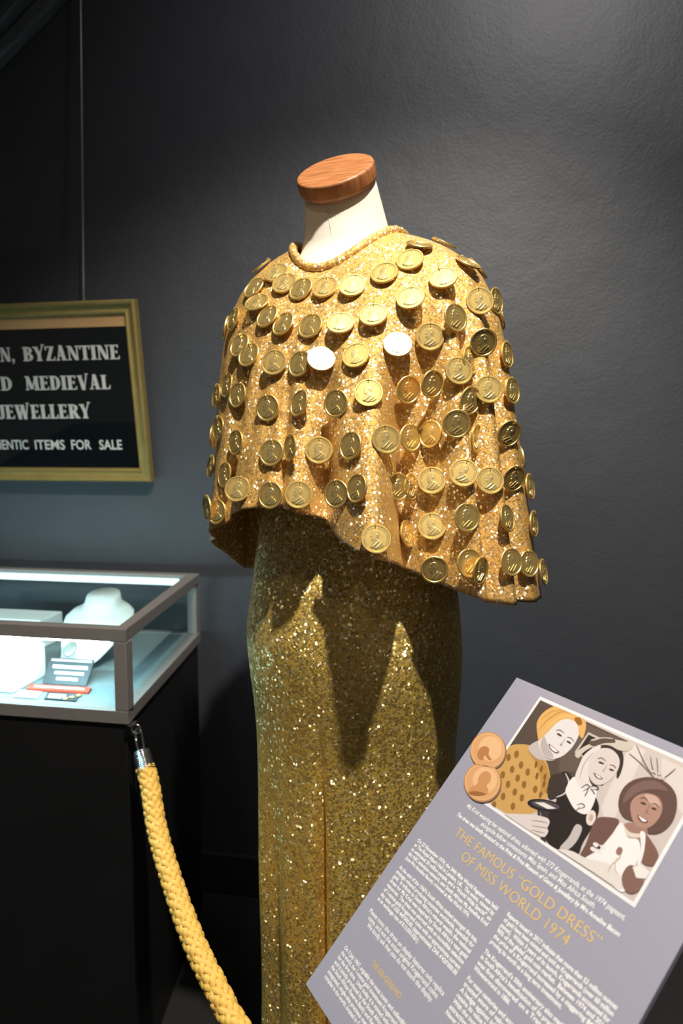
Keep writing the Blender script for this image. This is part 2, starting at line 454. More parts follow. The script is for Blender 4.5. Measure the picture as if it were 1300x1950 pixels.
# --- surfaces of the garments: end
#COINS_BEGIN
COINS = [
    (-0.1152, -0.0412, 1.5499, -0.2255, -0.7767, 0.5882, 0.24),
    (-0.1495, -0.0286, 1.5308, -0.5359, -0.6373, 0.5538, -0.31),
    (-0.1423, -0.057, 1.504, -0.2608, -0.6821, 0.6832, 0.05),
    (-0.1009, -0.0646, 1.5297, -0.2706, -0.8029, 0.5312, -0.07),
    (-0.0763, -0.0856, 1.5168, -0.4535, -0.7598, 0.466, -0.05),
    (-0.0409, -0.1095, 1.5144, -0.2593, -0.8012, 0.5393, -0.03),
    (-0.0032, -0.1352, 1.5115, -0.1627, -0.8516, 0.4983, -0.24),
    (0.0393, -0.1441, 1.5257, -0.2467, -0.7902, 0.5609, -0.03),
    (0.0736, -0.1411, 1.5439, -0.2507, -0.7996, 0.5457, -0.1),
    (0.116, -0.1591, 1.5159, -0.1919, -0.7963, 0.5737, 0.4),
    (0.0884, -0.121, 1.5686, 0.1199, -0.4249, 0.8973, 0.03),
    (0.1555, -0.1214, 1.5448, 0.3699, -0.448, 0.8139, -0.04),
    (-0.1247, -0.0818, 1.4793, -0.5231, -0.7055, 0.4781, -0.03),
    (-0.1002, -0.1037, 1.4653, -0.5516, -0.7052, 0.4454, -0.08),
    (-0.061, -0.128, 1.4584, -0.4663, -0.7986, 0.3805, -0.13),
    (-0.0195, -0.1541, 1.4585, -0.0992, -0.8078, 0.5811, -0.05),
    (0.0238, -0.1681, 1.4668, -0.1689, -0.8185, 0.5491, 0.06),
    (0.0722, -0.1692, 1.4881, -0.2237, -0.8226, 0.5228, -0.03),
    (0.1669, -0.1498, 1.488, 0.0763, -0.9864, 0.1457, 0.11),
    (0.1982, -0.1061, 1.4957, 0.7835, -0.613, 0.1014, -0.02),
    (0.1311, -0.1739, 1.4616, 0.5089, -0.8518, 0.1245, 0.0),
    (-0.1679, -0.0586, 1.4418, -0.5895, -0.7189, 0.3682, 0.19),
    (-0.1521, -0.0788, 1.4255, -0.5218, -0.7711, 0.365, 0.07),
    (-0.1121, -0.1176, 1.4106, -0.2608, -0.9318, 0.2525, -0.06),
    (-0.0753, -0.139, 1.4061, -0.5517, -0.7904, 0.2662, -0.02),
    (-0.0452, -0.1564, 1.4111, 0.0881, -0.8832, 0.4607, 0.06),
    (0.001, -0.1761, 1.4134, -0.3365, -0.8331, 0.4391, 0.23),
    (0.0555, -0.1766, 1.4274, -0.0099, -0.8886, 0.4585, -0.03),
    (0.0984, -0.1712, 1.4381, -0.0234, -0.9926, 0.1188, -0.03),
    (0.1697, -0.1651, 1.4311, 0.1838, -0.937, -0.297, 0.12),
    (0.1344, -0.185, 1.3923, 0.1891, -0.9542, 0.2317, -0.11),
    (0.1521, -0.1684, 1.4075, 0.759, -0.6417, 0.1097, -0.04),
    (-0.183, -0.016, 1.4865, -0.8181, -0.4919, 0.2977, 0.11),
    (0.2124, -0.1185, 1.4207, 0.8081, -0.5763, 0.1219, 0.07),
    (-0.1911, -0.0379, 1.3856, -0.8241, -0.5288, 0.2031, 0.01),
    (-0.2183, 0.0259, 1.3736, -0.878, -0.4583, 0.1382, 0.08),
    (-0.1698, -0.0722, 1.3685, -0.6783, -0.7164, 0.1633, -0.34),
    (-0.1206, -0.1269, 1.3472, -0.4537, -0.8883, 0.0712, 0.12),
    (-0.0749, -0.1579, 1.352, -0.7516, -0.6047, 0.2634, -0.12),
    (-0.0253, -0.179, 1.3505, -0.5481, -0.8339, 0.0641, -0.2),
    (0.0169, -0.1989, 1.3634, -0.0383, -0.9577, 0.2852, 0.03),
    (0.0706, -0.1706, 1.3689, 0.4796, -0.8653, -0.1459, 0.08),
    (0.1007, -0.1823, 1.3755, 0.561, -0.8126, -0.1583, -0.05),
    (0.151, -0.1799, 1.3543, 0.5788, -0.8046, -0.1328, -0.13),
    (0.1763, -0.1729, 1.3695, 0.0497, -0.9796, 0.1946, 0.0),
    (0.2184, -0.1271, 1.3706, 0.7242, -0.6792, 0.1193, -0.01),
    (-0.2063, -0.0303, 1.3211, -0.8157, -0.5715, 0.0903, 0.17),
    (-0.1706, -0.0921, 1.2998, -0.759, -0.6397, 0.121, 0.09),
    (-0.114, -0.1457, 1.2856, -0.4015, -0.8958, 0.1905, 0.02),
    (-0.0866, -0.1706, 1.2925, -0.8784, -0.4674, 0.1001, 0.13),
    (-0.0482, -0.1689, 1.2892, -0.0754, -0.9699, 0.2313, -0.02),
    (-0.0065, -0.2101, 1.2953, -0.6875, -0.6998, 0.194, -0.11),
    (0.0388, -0.2151, 1.3036, 0.1608, -0.9666, 0.1995, 0.07),
    (0.074, -0.1722, 1.3056, 0.5884, -0.8012, 0.1089, 0.07),
    (0.0997, -0.1736, 1.3107, -0.6941, -0.7127, 0.1019, -0.03),
    (0.1312, -0.194, 1.3236, 0.0865, -0.9907, -0.1049, -0.09),
    (0.1607, -0.1754, 1.3049, 0.8588, -0.5085, -0.0624, 0.03),
    (0.2117, -0.1436, 1.3118, 0.3615, -0.896, -0.2581, -0.3),
    (-0.2308, 0.0351, 1.2607, -0.8952, -0.4138, 0.1655, 0.08),
    (-0.1901, -0.0774, 1.2524, -0.7821, -0.5992, 0.171, 0.06),
    (-0.1635, -0.1312, 1.2349, -0.1899, -0.9224, 0.3362, -0.2),
    (-0.1147, -0.1589, 1.2281, -0.3913, -0.9068, 0.1569, 0.01),
    (-0.0747, -0.1856, 1.2308, -0.0135, -0.968, 0.2505, -0.12),
    (-0.0248, -0.2084, 1.2336, -0.57, -0.814, 0.1117, 0.09),
    (0.0012, -0.2326, 1.2423, -0.7688, -0.6121, 0.1854, -0.24),
    (0.057, -0.1896, 1.2416, 0.6127, -0.7887, 0.0516, -0.11),
    (0.0756, -0.17, 1.2404, 0.8255, -0.5543, 0.1067, 0.09),
    (0.1022, -0.1768, 1.2493, -0.1718, -0.9409, 0.292, 0.14),
    (0.1401, -0.202, 1.2606, -0.1322, -0.9494, 0.285, -0.26),
    (0.1779, -0.1854, 1.2497, 0.1004, -0.9421, 0.32, -0.06),
    (0.2187, -0.1487, 1.2504, 0.3944, -0.8886, -0.234, 0.04),
    (0.2512, -0.1099, 1.2362, 0.8503, -0.4943, 0.1805, -0.07),
    (-0.2028, -0.0747, 1.1973, -0.5835, -0.8011, 0.1335, 0.19),
    (-0.2195, -0.0613, 1.2022, -0.8811, -0.4716, -0.0344, -0.14),
    (0.0246, -0.2539, 1.1816, 0.0614, -0.9385, 0.3398, 0.04),
    (0.0711, -0.1689, 1.1768, 0.8467, -0.4893, 0.2091, -0.13),
    (0.1029, -0.18, 1.1885, -0.1474, -0.9319, 0.3313, 0.17),
    (0.144, -0.2101, 1.2032, 0.3394, -0.931, 0.1343, -0.0),
    (0.2014, -0.1874, 1.2, 0.7561, -0.5984, 0.265, -0.04),
    (0.2542, -0.1239, 1.1846, 0.865, -0.4877, 0.1178, -0.21),
    (0.1058, -0.1892, 1.1312, -0.1184, -0.9844, -0.1298, 0.2),
    (0.1464, -0.2201, 1.1453, 0.398, -0.8992, 0.1818, 0.09),
    (0.1603, -0.2218, 1.1356, 0.7651, -0.6403, -0.0685, 0.09),
    (0.2068, -0.1935, 1.1422, 0.4857, -0.8558, 0.1781, 0.14),
    (0.2411, -0.1524, 1.1329, 0.5338, -0.827, 0.1762, 0.04),
    (0.2733, -0.1115, 1.1134, 0.8674, -0.4527, 0.2065, -0.08),
    (0.115, 0.0104, 1.6016, 0.482, -0.0268, 0.8758, 0.0),
    (0.1032, 0.0465, 1.6065, 0.5479, 0.1662, 0.8199, 0.0),
    (0.0817, 0.0769, 1.6105, 0.5076, 0.3965, 0.765, 0.0),
    (0.053, 0.0999, 1.6121, 0.3471, 0.5786, 0.7381, 0.0),
    (0.0495, 0.102, 1.6121, 0.323, 0.593, 0.7375, 0.0),
    (0.0151, 0.1149, 1.6104, 0.0767, 0.6541, 0.7525, 0.0),
    (-0.0217, 0.117, 1.6064, -0.1557, 0.5874, 0.7942, 0.0),
    (-0.0577, 0.1078, 1.6015, -0.3035, 0.4428, 0.8437, 0.0),
    (0.1533, 0.0404, 1.5626, 0.7494, 0.3664, 0.5515, 0.0),
    (0.1262, 0.0831, 1.5604, 0.6848, 0.5917, 0.4252, 0.0),
    (0.0914, 0.1161, 1.5592, 0.5568, 0.7495, 0.3582, 0.0),
    (0.051, 0.1402, 1.5591, 0.3774, 0.8569, 0.3511, 0.0),
    (0.0461, 0.1421, 1.5591, 0.3549, 0.8654, 0.3537, 0.0),
    (-0.0, 0.1539, 1.5604, 0.1261, 0.905, 0.4064, 0.0),
    (-0.0492, 0.1531, 1.5624, -0.1215, 0.8525, 0.5084, 0.0),
    (-0.0972, 0.1362, 1.5644, -0.353, 0.6933, 0.6282, 0.0),
    (0.1955, 0.0186, 1.4936, 0.8997, 0.3491, 0.2621, 0.0),
    (0.1655, 0.0733, 1.4828, 0.7622, 0.6208, 0.1832, 0.0),
    (0.1281, 0.116, 1.474, 0.644, 0.7496, 0.1529, 0.0),
    (0.0825, 0.145, 1.4703, 0.4901, 0.8618, 0.1306, 0.0),
    (0.0776, 0.148, 1.4704, 0.4937, 0.8594, 0.1328, 0.0),
    (0.0293, 0.1719, 1.4741, 0.285, 0.9476, 0.1444, 0.0),
    (-0.0256, 0.1787, 1.4828, 0.0779, 0.9828, 0.1673, 0.0),
    (-0.0845, 0.1732, 1.4939, -0.2439, 0.9439, 0.2226, 0.0),
    (0.2019, 0.0526, 1.3782, 0.8098, 0.5778, 0.1012, 0.0),
    (0.1571, 0.1009, 1.3659, 0.7454, 0.6615, 0.0831, 0.0),
    (0.1116, 0.1377, 1.3579, 0.5368, 0.8427, 0.0418, 0.0),
    (0.0656, 0.1693, 1.3576, 0.4468, 0.8913, 0.0769, 0.0),
    (0.0595, 0.1717, 1.3594, 0.3894, 0.918, 0.0752, 0.0),
    (0.0039, 0.1854, 1.3657, 0.1943, 0.9798, 0.0473, 0.0),
    (-0.0571, 0.1918, 1.3791, -0.022, 0.9977, 0.0647, 0.0),
    (-0.1178, 0.1706, 1.3925, -0.4719, 0.8791, 0.0677, 0.0),
    (0.2362, 0.0217, 1.2595, 0.9487, 0.2888, 0.1283, 0.0),
    (0.1832, 0.0796, 1.2506, 0.8041, 0.5904, 0.0699, 0.0),
    (0.1457, 0.1299, 1.2432, 0.5182, 0.8524, 0.07, 0.0),
    (0.0935, 0.1574, 1.2401, 0.658, 0.7504, 0.0626, 0.0),
    (0.0904, 0.1649, 1.2404, 0.6465, 0.7597, 0.0701, 0.0),
    (0.0333, 0.1822, 1.2441, 0.1374, 0.9894, 0.0468, 0.0),
    (-0.0254, 0.1969, 1.2507, 0.0507, 0.9975, 0.0501, 0.0),
    (-0.0954, 0.202, 1.2629, -0.2748, 0.9602, 0.0506, 0.0),
    (0.2238, 0.0579, 1.1238, 0.7391, 0.6668, 0.0959, 0.0),
    (0.1812, 0.1139, 1.1221, 0.8084, 0.5801, 0.0995, 0.0),
    (0.1174, 0.1416, 1.1209, 0.5096, 0.8571, 0.0753, 0.0),
    (0.075, 0.1866, 1.1209, 0.4186, 0.9036, 0.0912, 0.0),
    (0.0692, 0.1924, 1.1244, 0.3078, 0.9473, 0.0893, 0.0),
    (0.0072, 0.2001, 1.1218, 0.2501, 0.9654, 0.0738, 0.0),
    (-0.056, 0.1961, 1.1266, -0.0556, 0.9964, 0.0632, 0.0),
    (-0.1214, 0.1789, 1.1324, -0.5736, 0.8174, 0.0544, 0.0),
    (-0.1202, 0.0889, 1.5837, -0.419, 0.3206, 0.8495, 0.0),
    (-0.1445, 0.0229, 1.5741, -0.5903, -0.2643, 0.7627, 0.0),
    (0.1289, -0.0721, 1.5838, 0.3882, -0.2458, 0.8882, 0.0),
    (-0.1623, 0.0942, 1.5488, -0.7207, 0.4038, 0.5634, 0.0),
    (0.1788, -0.0703, 1.5487, 0.7289, -0.1949, 0.6563, 0.0),
    (-0.127, 0.1582, 1.4779, -0.4762, 0.8618, 0.1746, 0.0),
    (-0.1682, 0.1285, 1.4836, -0.7327, 0.6464, 0.2128, 0.0),
    (-0.1924, 0.0834, 1.4861, -0.9237, 0.3233, 0.2056, 0.0),
    (-0.2022, 0.0339, 1.4809, -0.9676, -0.0708, 0.2424, 0.0),
    (0.2143, -0.0618, 1.4819, 0.9609, -0.0731, 0.2671, 0.0),
    (-0.1894, 0.1117, 1.3905, -0.8877, 0.4548, 0.0713, 0.0),
    (-0.2104, 0.0632, 1.3995, -0.9627, 0.2513, 0.1003, 0.0),
    (0.2221, -0.0347, 1.3796, 0.9901, 0.0851, 0.1119, 0.0),
    (-0.1313, 0.1665, 1.2704, -0.4961, 0.8677, 0.0296, 0.0),
    (-0.1879, 0.1455, 1.2786, -0.7598, 0.6488, 0.042, 0.0),
    (-0.2039, 0.0901, 1.2929, -0.8933, 0.4479, 0.0358, 0.0),
    (-0.227, 0.0392, 1.3091, -0.9966, 0.0456, 0.0689, 0.0),
    (0.246, -0.0698, 1.2756, 0.9924, 0.0379, 0.1171, 0.0),
    (-0.1611, 0.1619, 1.1547, -0.4891, 0.8709, 0.0486, 0.0),
    (-0.1919, 0.1144, 1.1646, -0.8989, 0.4357, 0.0463, 0.0),
    (-0.2236, 0.0686, 1.1966, -0.9104, 0.4088, 0.0635, 0.0),
    (-0.2191, 0.0108, 1.2152, -0.9916, -0.1015, 0.0796, 0.0),
    (0.2411, -0.0376, 1.1488, 0.9923, 0.024, 0.1214, 0.0),
    (0.2538, 0.0138, 1.1418, 0.9779, 0.166, 0.1268, 0.0),
]
#COINS_END

# ------------------------------------------------------------------ gold capelet with coins
cape = tag(empty('capelet', MAN, YAW), 'gold glitter capelet hung all over with gold coins, on the mannequin shoulders', 'cape')
NU, NV = 420, 110
cv, cf = [], []
for j in range(NV + 1):
    for i in range(NU):
        cv.append(cape_point(-pi + 2 * pi * i / NU, j / NV))
for j in range(NV):
    for i in range(NU):
        i2 = (i + 1) % NU
        cf.append((j * NU + i, (j + 1) * NU + i, (j + 1) * NU + i2, j * NU + i2))
body = obj('cloth', cv, cf, M_CAPE, cape, True)
sm = body.modifiers.new('thickness', 'SOLIDIFY'); sm.thickness = 0.0022; sm.offset = -1
# rolled neckline, twisted like a cord
ring = []
for i in range(160):
    a = 2 * pi * i / 160 - pi
    p = Vector(cape_point(a, 0.0)); ring.append(p + Vector((0, 0, 0.002)))
rv, rf_ = tube_vf(ring, [0.0066 + 0.0005 * sin(i * 2 * pi / 160 * 40) for i in range(160)], 12, False, True)
tag(obj('neckline_trim', rv, rf_, M_CAPE, cape, True), 'rolled glitter cord around the neckline')

# coin: turned disc with a raised rim, bust and lettering in relief, sewing loop
CR = 0.0188
def coin_meshes():
    prof = [(0, -0.0014), (CR - .0006, -0.0014), (CR, -0.0009), (CR, 0.0009), (CR - .0005, 0.0014), (CR - .0022, 0.0014), (CR - .0029, 0.0006), (0, 0.0006)]
    v, f = lathe_vf(prof, 44)
    disc = bpy.data.meshes.new('coin'); disc.from_pydata([tuple(p) for p in v], [], f); disc.update()
    bm = bmesh.new(); bm.from_mesh(disc); bmesh.ops.recalc_face_normals(bm, faces=bm.faces); bm.to_mesh(disc); bm.free()
    disc.materials.append(M_COIN)
    # bust in profile, looking to the left
    bust = [(-.46, -.58), (-.42, -.40), (-.24, -.26), (-.12, -.20), (-.24, -.16), (-.33, -.04), (-.34, .04), (-.28, .08), (-.31, .12), (-.27, .15), (-.36, .20), (-.28, .31), (-.29, .36), (-.26, .46), (-.15, .55), (.02, .58), (.16, .54), (.25, .43), (.27, .28), (.22, .12), (.16, .02), (.17, -.10), (.30, -.20), (.46, -.34), (.52, -.52), (.36, -.66), (.0, -.73), (-.28, -.68)]
    ear = [(.02, .26), (.08, .30), (.12, .24), (.09, .14), (.04, .14)]
    lapel = [(-.36, -.56), (-.05, -.30), (.14, -.16), (.18, -.22), (.0, -.38), (-.26, -.62)]
    sash = [(-.12, -.66), (.12, -.44), (.34, -.26), (.40, -.32), (.16, -.54), (-.02, -.70)]
    bm = bmesh.new()
    def raised(poly, z0, z1, shrink=0.93, smooth=True):
        pts = [Vector((x * CR, y * CR, 0)) for x, y in poly]
        if smooth: pts = catmull(pts, 2, True)
        c = sum(pts, Vector()) / len(pts)
        lo = [bm.verts.new((p.x, p.y, z0)) for p in pts]
        hi = [bm.verts.new((c.x + (p.x - c.x) * shrink, c.y + (p.y - c.y) * shrink, z1)) for p in pts]
        for i in range(len(pts)):
            bm.faces.new((lo[i], lo[(i + 1) % len(pts)], hi[(i + 1) % len(pts)], hi[i]))
        ct = bm.verts.new((c.x, c.y, z1 + 0.0002))
        for i in range(len(pts)): bm.faces.new((hi[i], hi[(i + 1) % len(pts)], ct))
    raised(bust, 0.0005, 0.0012, 0.92)
    raised(ear, 0.0013, 0.0017, 0.8)
    raised(lapel, 0.0012, 0.0018, 0.85)
    raised(sash, 0.0012, 0.0017, 0.85)
    me = bpy.data.meshes.new('portrait_relief'); bmesh.ops.recalc_face_normals(bm, faces=bm.faces); bm.to_mesh(me); bm.free()
    me.materials.append(M_COIN_RELIEF)
    # lettering round the rim
    lv, lf = [], []
    def arc_text(txt, a0, a1):
        n = len(txt)
        for i, ch in enumerate(txt):
            if ch == ' ': continue
            a = radians(a0 + (a1 - a0) * i / (n - 1))
            v, f = text_mesh(ch, 0.0042, 0, 0.00012)
            if not v: continue
            wx = (max(p[0] for p in v) + min(p[0] for p in v)) / 2
            b = len(lv)
            for x, y in v:
                X, Y = x - wx, y + CR * 0.70
                lv.append((X * cos(a) + Y * sin(a), -X * sin(a) + Y * cos(a), 0.0009))
            lf.extend([tuple(b + k for k in q) for q in f])
    arc_text('SUID-AFRIKA', -122, -18)
    arc_text('SOUTH AFRICA', 18, 126)
    lt = bpy.data.meshes.new('lettering'); lt.from_pydata(lv, [], lf); lt.update(); lt.materials.append(M_COIN_RELIEF)
    # sewing ring through the hole at the top of the coin
    path = [(0, CR * .88 + .0030 * cos(a), .0030 * sin(a)) for a in [2 * pi * k / 14 for k in range(14)]]
    v, f = tube_vf(path, 0.0005, 6, False, True)
    lp = bpy.data.meshes.new('sewing_ring'); lp.from_pydata([tuple(p) for p in v], [], f); lp.update(); lp.materials.append(M_COIN_RELIEF)
    return disc, me, lt, lp
DISC, BUST, LETTERS, LOOP = coin_meshes()
for x, y, z, nx, ny, nz, roll in COINS:
    n = Vector((nx, ny, nz)).normalized()
    upv = Vector((0, 0, 1)); upv = (upv - n * upv.dot(n))
    if upv.length < 0.05: upv = Vector((0, 1, 0)) - n * n.y
    upv.normalize()
    side = upv.cross(n).normalized()
    R = Matrix((side, upv, n)).transposed().to_4x4() @ Matrix.Rotation(roll, 4, 'Z')
    o = bpy.data.objects.new('coin', DISC); COL.objects.link(o); o.parent = cape
    o.matrix_local = Matrix.Translation((x, y, z)) @ R
    for nm, me in (('portrait_relief', BUST), ('rim_lettering', LETTERS), ('sewing_ring', LOOP)):
        c = bpy.data.objects.new(nm, me); COL.objects.link(c); c.parent = o

# ------------------------------------------------------------------ long gold gown
gown = tag(empty('gown', MAN, YAW), 'long fitted gold glitter gown falling straight under the coin capelet', 'dress')
G_Z = [0.03, 0.38, 0.60, 0.81, 0.88, 0.95, 1.003, 1.086, 1.19, 1.27, 1.34, 1.42, 1.48, 1.52]
G_L = [-.165, -.150, -.153, -.155, -.159, -.167, -.170, -.159, -.144, -.125, -.125, -.125, -.115, -.08]
G_R = [.180, .166, .165, .168, .173, .176, .174, .164, .146, .128, .122, .12, .11, .07]
G_B = [.140, .122, .120, .122, .128, .136, .138, .128, .105, .092, .095, .098, .09, .06]
G_FOLDS = [(-26, 2.6, .024, .95, .6), (-33, 5.0, -.005, .95, .55), (-63, 7, .013, .92, .6), (-78, 5, -.004, .9, .5), (-47, 8, -.005, .9, .5), (8, 12, .006, .85, .4), (38, 9, .010, .9, .4), (62, 8, .008, .9, .4), (110, 10, .015, .9, .4), (160, 12, .015, .9, .4), (-120, 10, .014, .9, .4), (-160, 9, .012, .9, .4)]
def gown_point(phi, z):
    l, r_, b = interp(G_Z, G_L, z), interp(G_Z, G_R, z), interp(G_Z, G_B, z)
    a = (r_ - l) / 2; cx = (r_ + l) / 2
    d = math.degrees(phi)
    k = 0.0
    for an, wd, dp, za, zb in G_FOLDS:
        x = (d - an + 180) % 360 - 180
        if abs(x) < 4 * wd: k += dp * (1 - sstep(zb, za, z)) * exp(-(x / wd) ** 2)
    s, c = sin(phi), cos(phi)
    p = 2.15
    rr = (abs(s / a) ** p + abs(c / b) ** p) ** (-1 / p) - k
    # the thighs round out a little to either side of the middle
    rr += 0.006 * exp(-((z - 0.98) / 0.12) ** 2) * cos(2 * (phi - 0.1)) * (1 if c > 0 else 0) * abs(c)
    return (cx + s * rr, -c * rr, z)
gv, gf = [], []
GU, GV = 320, 220
for j in range(GV + 1):
    z = 1.52 + (0.03 - 1.52) * j / GV
    for i in range(GU): gv.append(gown_point(-pi + 2 * pi * i / GU, z))
for j in range(GV):
    for i in range(GU):
        i2 = (i + 1) % GU
        gf.append((j * GU + i, (j + 1) * GU + i, (j + 1) * GU + i2, j * GU + i2))
obj('skirt', gv, gf, M_SKIRT, gown, True)

# ------------------------------------------------------------------ mannequin
man = tag(empty('mannequin', MAN, YAW), 'cream cloth mannequin with a wooden neck cap wearing the gold dress', 'mannequin')
CAPN = Vector((-.2415, -.6008, .762)).normalized()
CAPC = Vector((-.0281, -.030, 1.7008))
def ring_at(c, n, rx, ry, m=48):
    n = Vector(n).normalized()
    u = Vector((1, 0, 0)); u = (u - n * u.dot(n)).normalized(); w = n.cross(u)
    return [Vector(c) + u * rx * cos(2 * pi * k / m) + w * ry * sin(2 * pi * k / m) for k in range(m)]
base = CAPC - CAPN * 0.024
neck_rings = [
    (base, CAPN, .0545, .0545),
    (base - CAPN * .012, CAPN, .0560, .0555),
    ((-.0155, -.003, 1.650), (-.20, -.46, .86), .0595, .057),
    ((-.0110, .006, 1.622), (-.15, -.34, .93), .0645, .060),
    ((-.0085, .010, 1.598), (-.10, -.24, .96), .0730, .066),
    ((-.0070, .010, 1.576), (-.06, -.16, .98), .0860, .074),
    ((-.0060, .008, 1.550), (-.03, -.08, 1), .0980, .082),
    ((-.0040, .004, 1.515), (0, 0, 1), .1050, .086),
    ((0, .0, 1.46), (0, 0, 1), .110, .085),
    ((.004, .0, 1.36), (0, 0, 1), .108, .084),
    ((.004, .0, 1.25), (0, 0, 1), .105, .078),
    ((.006, .0, 1.10), (0, 0, 1), .135, .108),
    ((.006, .0, 0.96), (0, 0, 1), .148, .115),
    ((.006, .0, 0.86), (0, 0, 1), .140, .105),
]
nv, nf = [], []
for c, n, a, b in neck_rings: nv += ring_at(c, n, a, b)
for j in range(len(neck_rings) - 1):
    for k in range(48): nf.append((j * 48 + k, (j + 1) * 48 + k, (j + 1) * 48 + (k + 1) % 48, j * 48 + (k + 1) % 48))
nf.append(tuple(range(48))); nf.append(tuple(range(len(nv) - 1, len(nv) - 49, -1)))
tor = obj('torso', nv, nf, M_NECK, man, True)
q = CAPN.to_track_quat('Z', 'Y').to_matrix().to_4x4()
prof = [(0, -.027), (.0545, -.027), (.0575, -.0245), (.0590, -.020), (.0592, -.004), (.0580, -.0012), (.0555, 0), (0, .0)]
v, f = lathe_vf(prof, 64, None)
cap_o = obj('neck_cap', v, f, M_WOOD, man, True)
cap_o.matrix_local = Matrix.Translation(CAPC) @ q
bm = bmesh.new(); bm.from_mesh(cap_o.data); bmesh.ops.recalc_face_normals(bm, faces=bm.faces); bm.to_mesh(cap_o.data); bm.free()
cap_o.modifiers.new('wn', 'WEIGHTED_NORMAL')
tag(cap_o, 'turned brown wooden cap on top of the neck')
# neck seams: one down the front, one round the base
seam = []
for c, n, a, b in neck_rings[1:7]:
    n = Vector(n).normalized(); u = Vector((1, 0, 0)); u = (u - n * u.dot(n)).normalized(); w = n.cross(u)
    an = radians(250)
    seam.append(Vector(c) + u * (a + .0002) * cos(an) + w * (b + .0002) * sin(an))
tube('neck_seam', catmull(seam, 6), 0.0005, M_NECK, man, 6)
c, n, a, b = neck_rings[4]
tube('neck_seam', ring_at(Vector(c) - Vector((0, 0, .004)), n, a + .0016, b + .0014, 64), 0.0005, M_NECK, man, 6, True)
v, f = lathe_vf([(0, 0.015), (.016, .015), (.016, .90), (0, .90)], 20)
obj('pole', v, f, M_METAL_D, man, True)
v, f = lathe_vf([(0, 0), (.13, 0), (.132, .004), (.13, .012), (.02, .018), (0, .018)], 48)
obj('base_plate', v, f, M_METAL_D, man, True)

# ------------------------------------------------------------------ framed sign on the wall
SIGN_P = Vector((-0.8517, 1.845, 1.1942))
sign = tag(empty('framed_sign', SIGN_P), 'gold framed black glass sign about jewellery hanging on the dark wall', 'sign')
sign.rotation_euler = (radians(8.698), 0, 0)       # hangs with its top tipped forward
# local axes: x right, y away from the room (into the wall), z up the sign
SW, SH = 0.612, 0.482
def frame_rail(name, x0, x1, z0, z1, horizontal, flip):
    """moulded rail: raised outer lip, hollow, inner bead"""
    prof = [(0.0, 0.000), (0.0, -0.022), (0.004, -0.026), (0.010, -0.024), (0.014, -0.016), (0.024, -0.013), (0.030, -0.017), (0.034, -0.014), (0.036, -0.006), (0.036, 0.0)]
    v, f = [], []
    W = 0.036
    for e in (0, 1):
        for d, y in prof:
            # d = distance in from the outer edge; mitred ends
            if horizontal:
                z = z1 - d if flip else z0 + d
                x = (x0 + d) if e == 0 else (x1 - d)
            else:
                x = x1 - d if flip else x0 + d
                z = (z0 + d) if e == 0 else (z1 - d)
            v.append((x, y, z))
    n = len(prof)
    for i in range(n - 1): f.append((i, i + 1, n + i + 1, n + i))
    f.append((n - 1, 0, n, 2 * n - 1))
    f.append(tuple(range(n))); f.append(tuple(range(2 * n - 1, n - 1, -1)))
    o = obj(name, v, f, M_GOLDFRAME, sign)
    bm = bmesh.new(); bm.from_mesh(o.data); bmesh.ops.recalc_face_normals(bm, faces=bm.faces); bm.to_mesh(o.data); bm.free()
    return o
frame_rail('frame_rail', -SW, 0, 0, SH, True, True)
frame_rail('frame_rail', -SW, 0, 0, SH, True, False)
frame_rail('frame_rail', -SW, 0, 0, SH, False, True)
frame_rail('frame_rail', -SW, 0, 0, SH, False, False)
tag(box('glass_panel', -SW + .03, -.03, -.006, -.001, .03, SH - .03, M_BLACKGLASS, sign), 'black glass with silver white lettering')
tag(box('tan_strip', -SW + .034, -.034, -.0068, -.006, .4155, .447, M_TAN, sign), 'tan strip along the top of the black glass')  # tan band across the top of the glass, under the frame
# serif capitals built from bars, serifs and bowls; each glyph on a unit cap height
TK, TN, SF = 0.235, 0.085, 0.075
def bar_poly(x0, y0, x1, y1, w):
    return [(x0 - w / 2, y0), (x0 + w / 2, y0), (x1 + w / 2, y1), (x1 - w / 2, y1)]
def slab(x, y, w):
    return [(x - w / 2, y), (x + w / 2, y), (x + w / 2, y + SF), (x - w / 2, y + SF)]
def bowl(cx, cy, rx, ry, a0, a1, thick, thin, n=14):
    o, i = [], []
    for k in range(n + 1):
        a = radians(a0 + (a1 - a0) * k / n)
        t = thin + (thick - thin) * abs(cos(a))
        o.append((cx + rx * cos(a), cy + ry * sin(a))); i.append((cx + (rx - t) * cos(a), cy + (ry - min(t, thin * 1.15)) * sin(a)))
    return [[o[k], o[k + 1], i[k + 1], i[k]] for k in range(n)]
def hbar(x0, x1, y, h=TN):
    return [(x0, y), (x1, y), (x1, y + h), (x0, y + h)]
S2 = TK + .17
def stem(x): return [bar_poly(x, 0, x, 1, TK), slab(x, 0, S2), slab(x, 1 - SF, S2)]
